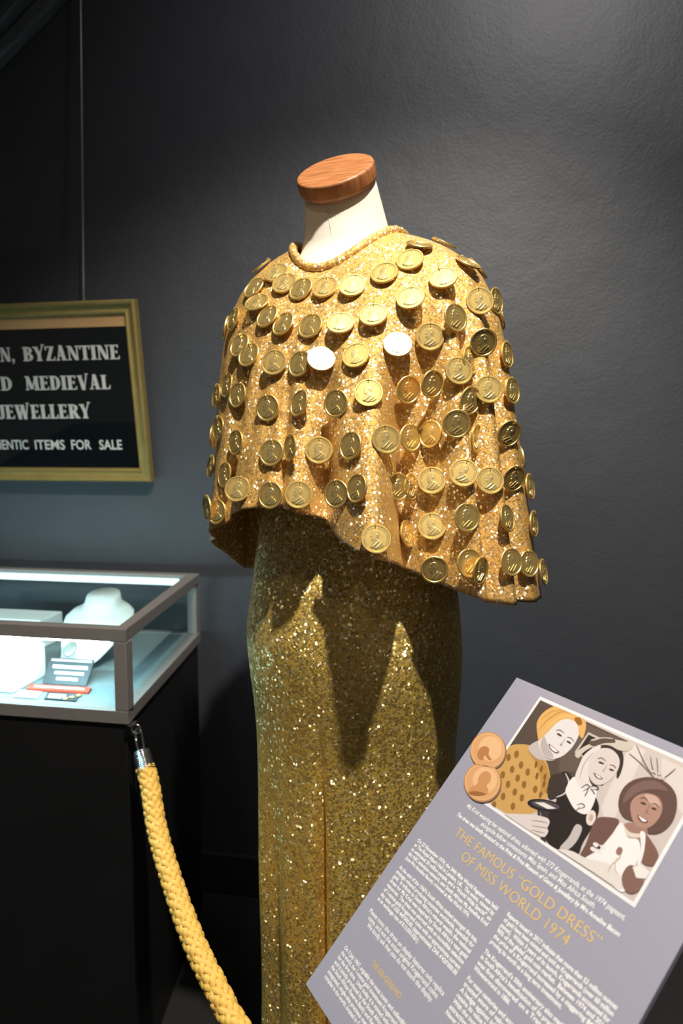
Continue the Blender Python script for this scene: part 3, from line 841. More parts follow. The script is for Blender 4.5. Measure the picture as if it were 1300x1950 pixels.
GLY = {
 'A': (0.86, [bar_poly(.62, 0, .40, 1.06, TK), bar_poly(.16, 0, .38, 1.06, TN), hbar(.24, .58, .30), slab(.16, 0, .26), slab(.64, 0, .36)]),
 'B': (0.80, stem(.22) + bowl(.36, .745, .34, .255, -90, 90, TK, TN) + bowl(.36, .27, .39, .27, -90, 90, TK, TN) + [hbar(.22, .38, 0), hbar(.22, .38, .46), hbar(.22, .38, 1 - TN)]),
 'D': (0.84, stem(.22) + bowl(.34, .5, .44, .5, -90, 90, TK, TN) + [hbar(.22, .36, 0), hbar(.22, .36, 1 - TN)]),
 'E': (0.76, stem(.22) + [hbar(.2, .66, 0), hbar(.2, .54, .47), hbar(.2, .62, 1 - TN), bar_poly(.65, 0, .68, .24, .07), bar_poly(.61, .80, .60, 1, .07), bar_poly(.53, .40, .53, .62, .06)]),
 'I': (0.46, stem(.22)),
 'J': (0.62, [bar_poly(.40, .22, .40, 1, TK), slab(.40, 1 - SF, S2)] + bowl(.24, .20, .275, .22, 180, 360, TK * .9, TN)),
 'L': (0.70, stem(.22) + [hbar(.2, .62, 0), bar_poly(.60, 0, .65, .28, .08)]),
 'M': (1.10, [bar_poly(.16, 0, .20, 1, TN), bar_poly(.22, 1, .52, .08, TK), bar_poly(.84, 1, .54, .08, TN), bar_poly(.90, 0, .86, 1, TK), slab(.16, 0, .26), slab(.90, 0, .38), slab(.18, 1 - SF, .26), slab(.88, 1 - SF, .34)]),
 'N': (0.90, [bar_poly(.16, 0, .16, 1, TN), bar_poly(.20, 1, .68, 0, TK), bar_poly(.74, 0, .74, 1, TN), slab(.16, 0, .26), slab(.14, 1 - SF, .28), slab(.74, 1 - SF, .26)]),
 'O': (0.88, bowl(.43, .5, .40, .52, 0, 360, TK, TN, 28)),
 'R': (0.86, stem(.22) + bowl(.36, .73, .36, .27, -90, 90, TK, TN) + [hbar(.22, .38, .46), hbar(.22, .38, 1 - TN), bar_poly(.70, 0, .44, .50, TK), slab(.74, 0, .28)]),
 'T': (0.80, [bar_poly(.40, 0, .40, 1, TK), slab(.40, 0, S2), hbar(.06, .74, 1 - TN), bar_poly(.08, .74, .05, 1, .07), bar_poly(.72, .74, .75, 1, .07)]),
 'V': (0.86, [bar_poly(.20, 1, .44, -.04, TK), bar_poly(.72, 1.1, .46, -.04, TN), slab(.20, 1 - SF, .38), slab(.72, 1.06, .22)]),
 'W': (1.22, [bar_poly(.18, 1, .38, -.04, TK), bar_poly(.60, 1, .40, -.04, TN), bar_poly(.60, 1, .80, -.04, TK), bar_poly(1.04, 1.1, .82, -.04, TN), slab(.18, 1 - SF, .36), slab(.60, 1 - SF, .36), slab(1.04, 1.06, .22)]),
 'Y': (0.84, [bar_poly(.42, 0, .42, .46, TK), bar_poly(.18, 1, .42, .42, TK), bar_poly(.74, 1.12, .46, .42, TN), slab(.42, 0, S2), slab(.18, 1 - SF, .38), slab(.74, 1.08, .22)]),
 'Z': (0.78, [bar_poly(.20, 0, .58, 1, TK), hbar(.08, .70, 0), hbar(.08, .68, 1 - TN), bar_poly(.68, 0, .71, .26, .07), bar_poly(.10, .74, .07, 1, .07)]),
 ',': (0.34, [[(.06, .0), (.24, .0), (.24, .17), (.06, .17)], [(.16, .02), (.24, .02), (.14, -.18), (.08, -.18)]]),
 ' ': (0.62, []),
}
def serif_line(txt, right, base, height, width):
    """sign line ending at `right`, `width` wide; every letter is one raised part"""
    adv = sum(GLY[c][0] for c in txt)
    kx = width / adv
    x = right - width
    for ch in txt:
        a, polys = GLY[ch]
        if polys:
            v, f = [], []
            for li, P in enumerate(polys):
                n = len(P); b = len(v)
                y0, y1 = -.0062, -.0076 - li * 0.00002
                v += [(x + px * kx, y0, base + py * height) for px, py in P] + [(x + px * kx, y1, base + py * height) for px, py in P]
                f += [tuple(range(b + n, b + 2 * n)), tuple(range(b + n - 1, b - 1, -1))] + [(b + i, b + (i + 1) % n, b + n + (i + 1) % n, b + n + i) for i in range(n)]
            o = obj('letter', v, f, M_SIGNTEXT, sign)
        x += a * kx
serif_line('ROMAN,', -.3686, .3308, .0375, .185)
serif_line('BYZANTINE', -.0606, .3308, .0375, .285)
serif_line('AND', -.3880, .2524, .0375, .118)
serif_line('MEDIEVAL', -.0970, .2524, .0375, .254)
serif_line('JEWELLERY', -.1640, .1740, .0385, .283)
def sans_word(txt, x0, x1, base, cap, parent, m, y=-.0066, sq=None):
    v, f = text_mesh(txt, cap / 0.70, 0, cap * 0.022)
    a, b = min(p[0] for p in v), max(p[0] for p in v)
    vv = [(x0 + (p[0] - a) / (b - a) * (x1 - x0), y, base + p[1]) for p in v]
    return obj('lettering', vv, f, m, parent)
for wd, a, b in (('AUTHENTIC', -.532, -.3654), ('ITEMS', -.3453, -.2537), ('FOR', -.2340, -.1740), ('SALE', -.1500, -.0823)):
    sans_word(wd, a, b, .0880, .0262, sign, M_SIGNTEXT)
# hanging wires up to the ceiling
for wx in (-.150, -SW + .150):
    a = Vector((wx, -.004, SH - .002))
    Rm = Matrix.Rotation(radians(8.698), 4, 'X')
    top_w = Rm.inverted() @ (Vector((SIGN_P.x + wx, WALL_Y - 0.02, 3.2)) - SIGN_P)
    tube('hanging_wire', [a, a * 0.5 + top_w * 0.5, top_w], 0.0022, M_WIRE, sign, 8)

# ------------------------------------------------------------------ display case
case = tag(empty('display_case', (-1.1, 1.5, 0)), 'glass topped display case with a grey metal frame and black base by the wall', 'display case')
CO = Vector((-1.1, 1.5, 0))
FR, BR, BL, FL = (-.626, 1.2135), (-.700, 1.779), (-1.75, 1.779), (-1.75, 1.2135)
def shrink(d):
    # plan moved inward by d
    return [(FR[0] - d, FR[1] + d), (BR[0] - d, BR[1] - d), (BL[0] + d, BL[1] - d), (FL[0] + d, FL[1] + d)]
def cpart(o): return rel(o, case)
Z0, Z1, T = 0.764, 0.950, 0.026
cpart(prism('cabinet_body', [(p[0], p[1]) for p in shrink(0.006)], 0.0, Z0 - .001, M_CAB, None, 0.003))
OUT = [FR, BR, BL, FL]; INN = shrink(T)
for nm, za, zb in (('bottom_rail', Z0, Z0 + T), ('top_rail', Z1 - T, Z1)):
    for i in range(4):
        j = (i + 1) % 4
        cpart(prism(nm, [OUT[i], OUT[j], INN[j], INN[i]], za, zb, M_ALU, None, 0.0015))
for i in range(4):
    x, y = OUT[i]; sx = -1 if i < 2 else 1; sy = 1 if i in (0, 3) else -1
    x0, x1 = sorted((x, x + sx * T)); y0, y1 = sorted((y, y + sy * T))
    cpart(box('corner_post', x0, x1, y0, y1, Z0 + T, Z1 - T, M_ALU, None, 0.0015))
G = shrink(0.010); G2 = shrink(0.014)
for i, nm in ((0, 'glass_pane'), (1, 'glass_pane'), (2, 'glass_pane'), (3, 'glass_pane')):
    j = (i + 1) % 4
    cpart(prism(nm, [G[i], G[j], G2[j], G2[i]], Z0 + T, Z1 - T, M_GLASS))
cpart(prism('glass_pane', shrink(0.027), Z1 - .008, Z1 - .004, M_GLASS))
cpart(prism('display_deck', shrink(0.0265), Z0 + .004, Z0 + .024, M_DECK))
DZ = Z0 + .024
cpart(box('led_strip', -1.70, -.68, 1.246, 1.258, Z1 - T - .012, Z1 - T - .0055, M_LED))
cpart(box('led_shade_lip', -1.71, -.66, 1.2395, 1.263, Z1 - T - .003, Z1 - T, M_ALU))  # added lip that keeps the strip's direct light off the upper wall
cpart(box('led_strip', -1.70, -.745, 1.738, 1.750, Z1 - .026, Z1 - .010, M_LED2))

# necklace bust: leaning shield with a sloping neck
nb = tag(empty('necklace_bust', (-.86, 1.50, DZ)), 'white necklace display bust with a grey pendant inside the glass case', 'jewellery bust')
rows = [(-.110, .003, .012, .012), (-.100, .008, .030, .016), (-.070, .026, .048, .020), (-.035, .052, .066, .026), (-.005, .080, .082, .032), (.020, .100, .086, .040), (.040, .112, .078, .044), (.052, .120, .058, .044), (.058, .128, .046, .042), (.060, .140, .043, .040), (.062, .150, .040, .038)]
v, f = [], []
for y, z, hw, th in rows:
    for k in range(36):
        a = 2 * pi * k / 36
        v.append((hw * cos(a), y + th * sin(a) * 0.9 + 0.02 * (abs(cos(a)) ** 2) * (1 if z < .125 else 0), z + th * 0.25 * sin(a) + (0.004 if z < .01 else 0)))
n = len(rows)
for j in range(n - 1):
    for k in range(36): f.append((j * 36 + k, j * 36 + (k + 1) % 36, (j + 1) * 36 + (k + 1) % 36, (j + 1) * 36 + k))
f.append(tuple(range(35, -1, -1))); f.append(tuple(range((n - 1) * 36, n * 36)))
zmin = min(p[2] for p in v)
v = [(p[0], p[1], p[2] - zmin) for p in v]
obj('bust_form', v, f, M_WHITE, nb, True)
M_PEND = mat('grey_pendant', (0.35, 0.36, 0.33, 1), 0.35, 0.5, noise=(90, 0.3, 3))
pv, pf = lathe_vf([(0, -.003), (.012, -.002), (.015, 0), (.012, .002), (0, .003)], 20, Matrix.Translation((0, -.092, .055)) @ Matrix.Rotation(radians(48), 4, 'X') @ Matrix.Diagonal((1, 1.3, 1, 1)))
obj('pendant', pv, pf, M_PEND, nb, True)

riser = tag(box('display_riser', -1.20, -.905, 1.268, 1.385, DZ, .862, M_WHITE, None, 0.003), 'low white riser block in the front of the glass case, left of the cards', 'riser')
tag(box('display_riser', -1.30, -1.03, 1.56, 1.66, DZ, .862, M_WHITE, None, 0.004), 'long white tray at the back of the glass case', 'riser')
def lying_card(name, pts, th, m, label, cat, lines=()):
    """card on the deck: four (x, y, z) corners, far left, far right, near right, near left"""
    P = [Vector(p) for p in pts]
    root = tag(empty(name, P[3]), label, cat)
    nrm = (P[1] - P[0]).cross(P[3] - P[0]); nrm = nrm if nrm.z > 0 else -nrm; nrm.normalize()
    v = [p + nrm * th - P[3] for p in P] + [p - P[3] for p in P]
    obj('card', v, [(3, 2, 1, 0), (4, 5, 6, 7), (0, 1, 5, 4), (1, 2, 6, 5), (2, 3, 7, 6), (3, 0, 4, 7)], m, root)
    for a, b, c, d, mm in lines:
        q = lambda s, t: P[0] + (P[1] - P[0]) * s + (P[3] - P[0]) * t - P[3] + nrm * (th + .0004)
        obj('print_line', [q(a, c), q(b, c), q(b, d), q(a, d)], [(0, 3, 2, 1)], mm, root)
    return root
lying_card('label_card', [(-.886, 1.375, .832), (-.782, 1.375, .832), (-.780, 1.332, DZ + .001), (-.880, 1.332, DZ + .001)], .002, M_CARD, 'black caption card with white print leaning below the necklace bust', 'card', [(.05, .95, .06, .12, M_INKWHITE), (.12, .9, .28, .40, M_INKWHITE), (.2, .85, .52, .62, M_INKWHITE), (.28, .75, .74, .84, M_INKWHITE)])
lying_card('price_strip', [(-.900, 1.316, DZ + .001), (-.760, 1.318, DZ + .001), (-.752, 1.290, DZ + .001), (-.888, 1.288, DZ + .001)], .004, M_RED, 'red price strip in front of the black caption card', 'label', [(.1, .9, .3, .6, M_INKWHITE)])
lying_card('label_card', [(-.836, 1.282, DZ + .001), (-.764, 1.280, DZ + .001), (-.752, 1.246, DZ + .001), (-.822, 1.247, DZ + .001)], .002, M_CARD, 'small dark card lying at the front glass beside gold discs', 'card', [(.08, .6, .2, .3, M_INKWHITE), (.08, .6, .45, .55, M_INKWHITE), (.08, .5, .7, .8, M_INKWHITE)])
wc = lying_card('label_card', [(-.900, 1.282, DZ + .001), (-.848, 1.280, DZ + .001), (-.838, 1.246, DZ + .001), (-.888, 1.246, DZ + .001)], .003, M_WHITE, 'white card with a tiny gold jewel at the front glass', 'card')
pv, pf = lathe_vf([(0, 0), (.006, 0), (.006, .002), (.003, .003), (0, .003)], 16, Matrix.Translation((.030, .018, .0035)))
obj('jewel', pv, pf, M_COIN, wc, True)
for i, (x, y) in enumerate(((-.770, 1.262), (-.762, 1.274), (-.778, 1.252))):
    pv, pf = lathe_vf([(0, 0), (.0055, 0), (.0055, .002), (.0035, .0026), (0, .0026)], 16)
    o = obj('gold_disc', pv, pf, M_COIN, None, True); o.location = (x, y, DZ + .0032)
    tag(o, ('middle', 'rearmost', 'foremost')[i] + ' of three tiny gold discs on the small dark card', 'gold disc', 'gold discs on the dark card')

# ------------------------------------------------------------------ barrier rope
rope = tag(empty('barrier_rope', (-.60, 1.2, 0.70)), 'golden yellow braided barrier rope with chrome snap hook at the display case corner', 'rope')
RO = Vector((-.60, 1.2, 0.70))
def rpart(o): return rel(o, rope)
key_pts = [(-.5975, 1.205, .720), (-.5840, 1.190, .700), (-.5643, 1.1698, .672), (-.5258, 1.1156, .6150), (-.459, 1.036, .560), (-.3957, .966, .5230), (-.3509, .9231, .5030), (-.3013, .8811, .4780), (-.18, .79, .445), (-.05, .725, .45), (.035, .700, .50)]
path = catmull(key_pts, 60)
# even steps along the path
acc = [0.0]
for a, b in zip(path, path[1:]): acc.append(acc[-1] + (b - a).length)
def at_len(s):
    import bisect
    i = min(max(bisect.bisect_left(acc, s), 1), len(acc) - 1)
    t = (s - acc[i - 1]) / max(acc[i] - acc[i - 1], 1e-9)
    return path[i - 1].lerp(path[i], t)
RL = acc[-1]; RR = 0.0155
S_START = 0.036
NS = 700
centre = [at_len(S_START + (RL - S_START) * i / NS) for i in range(NS + 1)]
frames = []
u = Vector((1, 0, 0))
for i in range(NS + 1):
    t = (centre[min(i + 1, NS)] - centre[max(i - 1, 0)]).normalized()
    u = (u - t * u.dot(t)).normalized(); frames.append((u.copy(), t.cross(u), t))
core_v, core_f = tube_vf(centre[::5], RR * 0.80, 14)
rpart(obj('rope_core', core_v, core_f, M_ROPE, None, True))
bv, bf = [], []
NST = 7; PITCHL = 0.115
for hand in (1, -1):
    for s in range(NST):
        base_i = len(bv)
        for i in range(0, NS + 1):
            L = (RL - S_START) * i / NS
            a = hand * 2 * pi * (L / PITCHL) + 2 * pi * s / NST
            # over two, under two
            ph = (L / PITCHL) * 2 * NST + (s if hand > 0 else s)
            wob = cos(pi * ph / 1.0 / 1.0) * hand
            rad = RR * (0.93 + 0.085 * wob)
            uu, ww, tt = frames[i]
            d = uu * cos(a) + ww * sin(a)
            tang = (-uu * sin(a) + ww * cos(a))
            al = math.atan(2 * pi * RR / PITCHL)
            along = (tt * cos(al) + tang * hand * sin(al)).normalized()
            acr = d.cross(along)
            c = centre[i] + d * rad
            for k in range(6):
                b = 2 * pi * k / 6
                bv.append(c + acr * cos(b) * 0.0056 + d * sin(b) * 0.0030)
        for i in range(NS):
            for k in range(6):
                k2 = (k + 1) % 6
                bf.append((base_i + i * 6 + k, base_i + i * 6 + k2, base_i + (i + 1) * 6 + k2, base_i + (i + 1) * 6 + k))
br = rpart(obj('braided_sleeve', bv, bf, M_ROPE, None, True)); br['kind'] = 'stuff'
# crimped ferrule
fa, fb = at_len(0.004), at_len(0.042)
fp, fr2 = [], []
for i in range(41):
    t = i / 40; fp.append(fa.lerp(fb, t)); fr2.append(0.0172 + (0.0008 * (1 if (i // 2) % 2 else -1) if i > 3 else 0) - (0.003 if i == 0 else 0))
rpart(tube('ferrule', fp, fr2, M_CHROME, None, 28))
# snap hook: long loop with a gate
hd = (Vector((-.609, 1.217, .757)) - fa).normalized()
sd = hd.cross(Vector((0, 1, 0))).normalized()
loop = []
for k in range(40):
    a = 2 * pi * k / 40
    ca, sa = cos(a), sin(a)
    along = 0.5 + 0.5 * (1 if ca > 0 else -1) * abs(ca) ** 0.6
    loop.append(fa + hd * (along * 0.044) + sd * 0.0072 * (1 if sa > 0 else -1) * abs(sa) ** 0.8)
rpart(tube('snap_hook', loop, 0.0021, M_CHROME, None, 10, True))
g0 = fa + hd * .012 + sd * .0072; g1 = fa + hd * .030 + sd * .0072
rpart(tube('hook_gate', [g0, (g0 + g1) / 2, g1], 0.0030, M_CHROME, None, 10))
rpart(tube('hook_swivel', [fa - hd * .004, fa, fa + hd * .006], [.006, .005, .003], M_CHROME, None, 12))
# eye plate on the cabinet
eye = tag(empty('eye_plate', (-.632, 1.23, .75)), 'small chrome eye bracket on the cabinet corner holding the rope hook', 'bracket')
ev, ef = tube_vf([(.020 + .009 * cos(a), -.014, .006 + .009 * sin(a)) for a in [2 * pi * k / 20 for k in range(20)]], 0.0022, 8, False, True)
obj('eye_ring', ev, ef, M_CHROME, eye, True)
obj('plate', *box_vf(-.001, .012, -.018, .010, -.008, .012), M_CHROME, eye)

# ------------------------------------------------------------------ information board
B_TL = Vector((0.06698379, 0.90037434, 1.0026641))
B_E = Vector((0.61888102, -0.78548474, 0.0))          # reading direction
B_D = Vector((-0.55004819, -0.43338129, -0.7138821))  # down the board
B_N = -(B_E.cross(B_D)); B_N.normalize()              # out of the printed face
BW, BH = 0.3201, 0.4248
if B_N.z < 0: B_N = -B_N
board = tag(empty('information_board', (0.075, 0.702, 0.0)), 'tilted lavender grey information board about the gold dress on a stand', 'information board')
BO = Vector((0.075, 0.702, 0.0))
def bp(s, t, h=0.0): return B_TL + B_E * s + B_D * t + B_N * h - BO
pv = [bp(0, 0), bp(BW, 0), bp(BW, BH), bp(0, BH), bp(0, 0, -.005), bp(BW, 0, -.005), bp(BW, BH, -.005), bp(0, BH, -.005)]
pan = obj('panel', pv, [(3, 2, 1, 0), (4, 5, 6, 7), (0, 1, 5, 4), (1, 2, 6, 5), (2, 3, 7, 6), (3, 0, 4, 7)], M_PANEL, board)
bm = bmesh.new(); bm.from_mesh(pan.data); bmesh.ops.recalc_face_normals(bm, faces=bm.faces); bm.to_mesh(pan.data); bm.free()
# stand
mid = bp(BW * .5, BH * .5, -.006)
tube('stand_pole', [(mid.x, mid.y, mid.z - .012), (mid.x, mid.y, .4), (mid.x, mid.y, .012)], .014, M_METAL_D, board, 16)
bk = [bp(BW * .5 + a, BH * .5 + b, -.0055 - c) for c in (0, .012) for a, b in ((-.06, -.06), (.06, -.06), (.06, .06), (-.06, .06))]
obj('mounting_plate', bk, [(0, 1, 2, 3), (7, 6, 5, 4), (0, 4, 5, 1), (1, 5, 6, 2), (2, 6, 7, 3), (3, 7, 4, 0)], M_METAL_D, board)
v, f = lathe_vf([(0, 0), (.14, 0), (.142, .005), (.14, .012), (.02, .016), (0, .016)], 40)
v = [p + Vector((mid.x, mid.y, 0)) for p in v]
obj('stand_base', v, f, M_METAL_D, board, True)

INK = 0.00025
def print_lines(name, lines, m, parent=board, label=None):
    """lines: (text, s0, s1, baseline t, cap height, slant, weight, width-fit)"""
    V, Fc = [], []
    for txt, s0, s1, t, cap, slant, wt in lines:
        v, f = text_mesh(txt, cap / 0.70, slant, cap * wt)
        if not v: continue
        a, b = min(p[0] for p in v), max(p[0] for p in v)
        k = (s1 - s0) / (b - a) if s1 is not None else (-s0 if False else 0.62)
        n0 = len(V)
        V += [bp(s0 + (p[0] - a) * k, t - p[1], INK) for p in v]
        Fc += [tuple(n0 + i for i in q) for q in f]
    o = obj(name, V, Fc, m, parent)
    if label: tag(o, label)
    return o
print_lines('title_lettering', [
    ('THE FAMOUS \u201cGOLD DRESS\u201d', .0575, .2615, .1993, .0104, 0, -.012),
    ('OF MISS WORLD 1974', .0835, .2365, .2152, .0104, 0, -.012)], M_INKGOLD, label='gold capital title lettering')
print_lines('caption_lettering', [
    ('Ms Kriel wearing her national dress, adorned with 272 Krugerrands, at the 1974 pageant,', .0501, .2700, .1668, .0050, .18, .008),
    ('alongside fellow contestants Miss Spain, and Miss Africa South.', .0810, .2410, .1738, .0050, .18, .008),
    ('The dress was kindly donated to the Prins & Prins Museum of Gems & Jewellery by Mrs Anneline Bacon', .0450, .2730, .1808, .0044, .18, .03)], M_INKWHITE, label='white caption lettering under the photograph')
C1, C2 = (.0172, .1565), (.1688, .3005)
def para(rows, col, t0, dt, cap=.0041, wt=.034, slant=0.0):
    out = []
    for i, (txt, fill) in enumerate(rows):
        s1 = col[0] + (col[1] - col[0]) * fill
        out.append((txt, col[0], s1, t0 + i * dt, cap, slant, wt))
    return out
print_lines('body_lettering', para([
    ('On 22 November 1974, the 24th Miss World Pageant was held', 1), ('at The Royal Albert Hall in London, UK.  The event, viewed by', 1),
    ('an estimated 30 million people, and a \u201cWorld Wide Special\u201d on', 1), ('the ABC television network, saw South African Ms Anneline Kriel', 1),
    ('(now Mrs Anneline Bacon), crowned as Miss World 1974.', .83)], C1, .2310, .00585), M_INKWHITE)
print_lines('body_lettering', para([
    ('At the end of the 1960\u2019s South Africa ranked amongst the top,', 1), ('strategic mineral producing countries worldwide, especially for', 1),
    ('gold.  In tribute to South Africa\u2019s mineral wealth, the national', 1), ('dress for Ms Kriel was inspired by South Africa\u2019s vast gold', 1),
    ('resources.  The dress was adorned with an incredible selection', 1), ('of 1-ounce gold Krugerrand coins with an approximate current', 1),
    ('day value of US$ 440\u2019000.00, (approximately ZAR 4\u2019420\u2019000.00', 1), ('at an exchange rate of R13.00/US$1).', .58)], C1, .2665, .00585), M_INKWHITE)
print_lines('notice_lettering', [
    ('Please note: the dress on display features only replica', .0172, .1567, .3230, .0046, 0, .02),
    ('coins, and not the actual original Krugerrand coins.', .0215, .1530, .3290, .0046, 0, .02),
    ('We kindly ask that you do not touch the display.', .0262, .1496, .3350, .0046, 0, .02)], M_INKWHITE)
print_lines('heading_lettering', [('THE KRUGERRAND', .0615, .1160, .3570, .0058, 0, 0.0)], M_INKGOLD, label='small gold heading lettering')
print_lines('body_lettering', para([
    ('On 3 July 1967, arguably the most iconic and collectible coin in', 1), ('the world, the 1-ounce gold investment Krugerrand, was minted', 1),
    ('for the first time.  Until today it is minted only in South Africa', 1), ('and is jointly produced by the South African Mint (owned by', 1),
    ('the South African Reserve Bank) and Rand Refinery, the largest', 1), ('integrated, single-site precious metals refining and smelting', 1),
    ('complex in the world, located in Germiston, South Africa.', .9)], C1, .3690, .00585), M_INKWHITE)
print_lines('body_lettering', para([
    ('Reports issued in 2017 indicate that more than 53 million ounces', 1), ('of gold have been minted and sold as Krugerrands (over 60 million', 1),
    ('pieces).  Within 3 years of its launch, Krugerrands accounted for', 1), ('90% of the global gold coin market.  Between 1974 and 2014', 1),
    ('the price of a Krugerrand increased by a staggering 8400%,', 1), ('proving its worth as a long term investment.', .70)], C2, .2283, .00585), M_INKWHITE)
print_lines('body_lettering', para([
    ('The Krugerrand\u2019s 50th anniversary also marks a milestone', 1), ('in South Africa\u2019s beneficiation of its precious metals. Gold', 1),
    ('was first discovered on a Transvaal farm on the', 1), ('Witwatersrand in 1886.', .38)], C2, .2680, .00585), M_INKWHITE)
print_lines('body_lettering', para([
    ('For many centuries and across all cultures, gold has been a', 1), ('trusted store of value, wealth and lasting security.', 1),
    ('A hedge against inflation and uncertainty, gold also', 1), ('retains its value better than most currencies over time.', 1),
    ('With the increase in demand, gold coins are now a very', 1), ('attractive investment for collectors and for savers.', 1), ('Never before has gold been so easy to own.', .8)], C2, .2965, .00585), M_INKWHITE)

# printed photograph: a white bordered picture with flat shapes of ink
HG = [[-0.0014191922800443452, -0.0009763278070971406, 2.6553576359766007], [0.0005140657366962184, -0.0012180425554176235, 1.0659043697382664], [-0.0012342348179681275, -0.00130259798239175, 1.0]]
def art(x, y):
    """drawing coordinates of the picture to board coordinates (s, t)"""
    X, Y = 860 + x * 0.338462, 1280 + y * 0.338462
    w = HG[2][0] * X + HG[2][1] * Y + HG[2][2]
    return (HG[0][0] * X + HG[0][1] * Y + HG[0][2]) / w, (HG[1][0] * X + HG[1][1] * Y + HG[1][2]) / w
PS0, PS1, PT0, PT1 = .0495, .2725, .0105, .1528
class Ink:
    def __init__(self): self.v = []; self.f = []; self.c = []; self.h = INK
    def poly(self, st, color, tris=None):
        b = len(self.v); self.h += 0.000008
        self.v += [bp(s, t, self.h) for s, t in st]
        self.f.append(tuple(range(b, b + len(st)))); self.c.append(tuple(k * c for k, c in zip((.76, .78, .86), lin(*color)[:3])) + (1,))
    def build(self, name, parent):
        me = bpy.data.meshes.new(name); me.from_pydata([tuple(p) for p in self.v], [], self.f)
        at = me.color_attributes.new('ink', 'FLOAT_COLOR', 'CORNER')
        k = 0
        for p, c in zip(me.polygons, self.c):
            for li in p.loop_indices: at.data[li].color = c
        me.materials.append(M_PRINT)
        o = bpy.data.objects.new(name, me); COL.objects.link(o); o.parent = parent
        return o
def clip(st):
    # keep to the picture area
    e = .0036
    return [(min(max(s, PS0 + e), PS1 - e), min(max(t, PT0 + e), PT1 - e)) for s, t in st]
ink = Ink()
ink.poly([(PS0, PT0), (PS1, PT0), (PS1, PT1), (PS0, PT1)], (240, 236, 232))
e = .0036
ink.poly([(PS0 + e, PT0 + e), (PS1 - e, PT0 + e), (PS1 - e, PT1 - e), (PS0 + e, PT1 - e)], (206, 192, 182))
def shape(pts, color, smooth=True, do_clip=True):
    P = [Vector((x, y)) for x, y in pts]
    if smooth: P = catmull(P, 5, True)
    st = [art(p.x, p.y) for p in P]
    ink.poly(clip(st) if do_clip else st, color)
def oval(cx, cy, rx, ry, rot, color, n=22, do_clip=True):
    a = radians(rot); pts = []
    for k in range(n):
        t = 2 * pi * k / n
        x, y = rx * cos(t), ry * sin(t)
        pts.append((cx + x * cos(a) - y * sin(a), cy + x * sin(a) + y * cos(a)))
    shape(pts, color, False, do_clip)
def stroke(pts, w, color):
    P = catmull([Vector(p) for p in pts], 5)
    Lf, Rt = [], []
    for i, p in enumerate(P):
        t = (P[min(i + 1, len(P) - 1)] - P[max(i - 1, 0)]).normalized(); n = Vector((-t.y, t.x))
        ww = w * (0.35 + 0.65 * sin(pi * (i + .5) / len(P)))
        Lf.append(p + n * ww / 2); Rt.append(p - n * ww / 2)
    shape([tuple(p) for p in Lf + Rt[::-1]], color, False)
# backdrop
shape([(480, 150), (990, 388), (960, 450), (850, 640), (560, 640), (270, 500), (330, 400)], (86, 72, 63), False)
shape([(640, 240), (980, 390), (900, 480), (760, 560), (600, 560)], (100, 85, 76), False)
shape([(930, 560), (1010, 400), (1090, 440), (1000, 640), (880, 900), (840, 760)], (222, 210, 200), False)
shape([(1180, 480), (1420, 600), (1300, 800), (1180, 640)], (218, 206, 196), False)
shape([(690, 452), (768, 338), (840, 372), (760, 492)], (198, 186, 174), False)
shape([(706, 450), (770, 352), (824, 378), (752, 478)], (44, 36, 32), False)
# first woman: golden cape with coins, turban
shape([(300, 432), (440, 412), (520, 488), (545, 540), (558, 640), (540, 700), (470, 790), (330, 800), (230, 745), (180, 700), (240, 620)], (206, 160, 92))
shape([(430, 440), (515, 500), (545, 560), (545, 640), (500, 700), (500, 600), (470, 510)], (186, 138, 70))
for x, y in ((390, 523), (340, 548), (428, 563), (371, 597), (317, 632), (407, 633), (355, 675), (395, 708), (345, 755), (470, 660), (238, 748), (288, 578), (320, 480), (365, 462), (290, 700)):
    oval(x, y, 13, 21, 8, (146, 104, 46))
for x, y in ((505, 545), (520, 630), (525, 590), (500, 690), (475, 520), (540, 665), (480, 585)):
    oval(x, y, 8, 20, 12, (132, 92, 40))
shape([(432, 425), (500, 385), (560, 440), (585, 492), (520, 498), (468, 480)], (196, 184, 178))
shape([(500, 400), (560, 440), (585, 492), (530, 480)], (150, 136, 130))
shape([(488, 400), (500, 340), (560, 285), (640, 262), (705, 282), (722, 330), (700, 390), (664, 440), (615, 478), (560, 488), (512, 462)], (226, 218, 213))
shape([(500, 400), (520, 360), (545, 420), (575, 480), (530, 475), (505, 445)], (188, 176, 170))
shape([(482, 345), (480, 285), (512, 232), (570, 196), (630, 198), (690, 225), (738, 255), (757, 300), (738, 372), (716, 350), (712, 310), (690, 278), (640, 264), (590, 288), (545, 335), (505, 372), (490, 388)], (224, 174, 100))
stroke([(490, 330), (540, 270), (620, 225), (700, 240)], 7, (196, 142, 70))
stroke([(505, 355), (560, 290), (640, 245), (730, 275)], 6, (236, 192, 124))
stroke([(500, 270), (560, 225), (640, 215)], 6, (200, 148, 78))
shape([(690, 262), (722, 258), (735, 290), (712, 300)], (150, 100, 46))
shape([(546, 404), (566, 416), (592, 440), (606, 450), (590, 460), (566, 446), (550, 424)], (120, 84, 80))
shape([(552, 410), (570, 424), (592, 444), (596, 450), (584, 450), (564, 436)], (246, 240, 234))
oval(606, 354, 17, 6, 30, (74, 60, 56)); oval(660, 396, 15, 6, 32, (74, 60, 56))
stroke([(588, 330), (610, 328), (634, 346)], 6, (120, 104, 98)); stroke([(648, 368), (670, 372), (690, 394)], 6, (120, 104, 98))
stroke([(640, 372), (622, 402), (610, 408), (622, 418)], 5, (170, 156, 150))
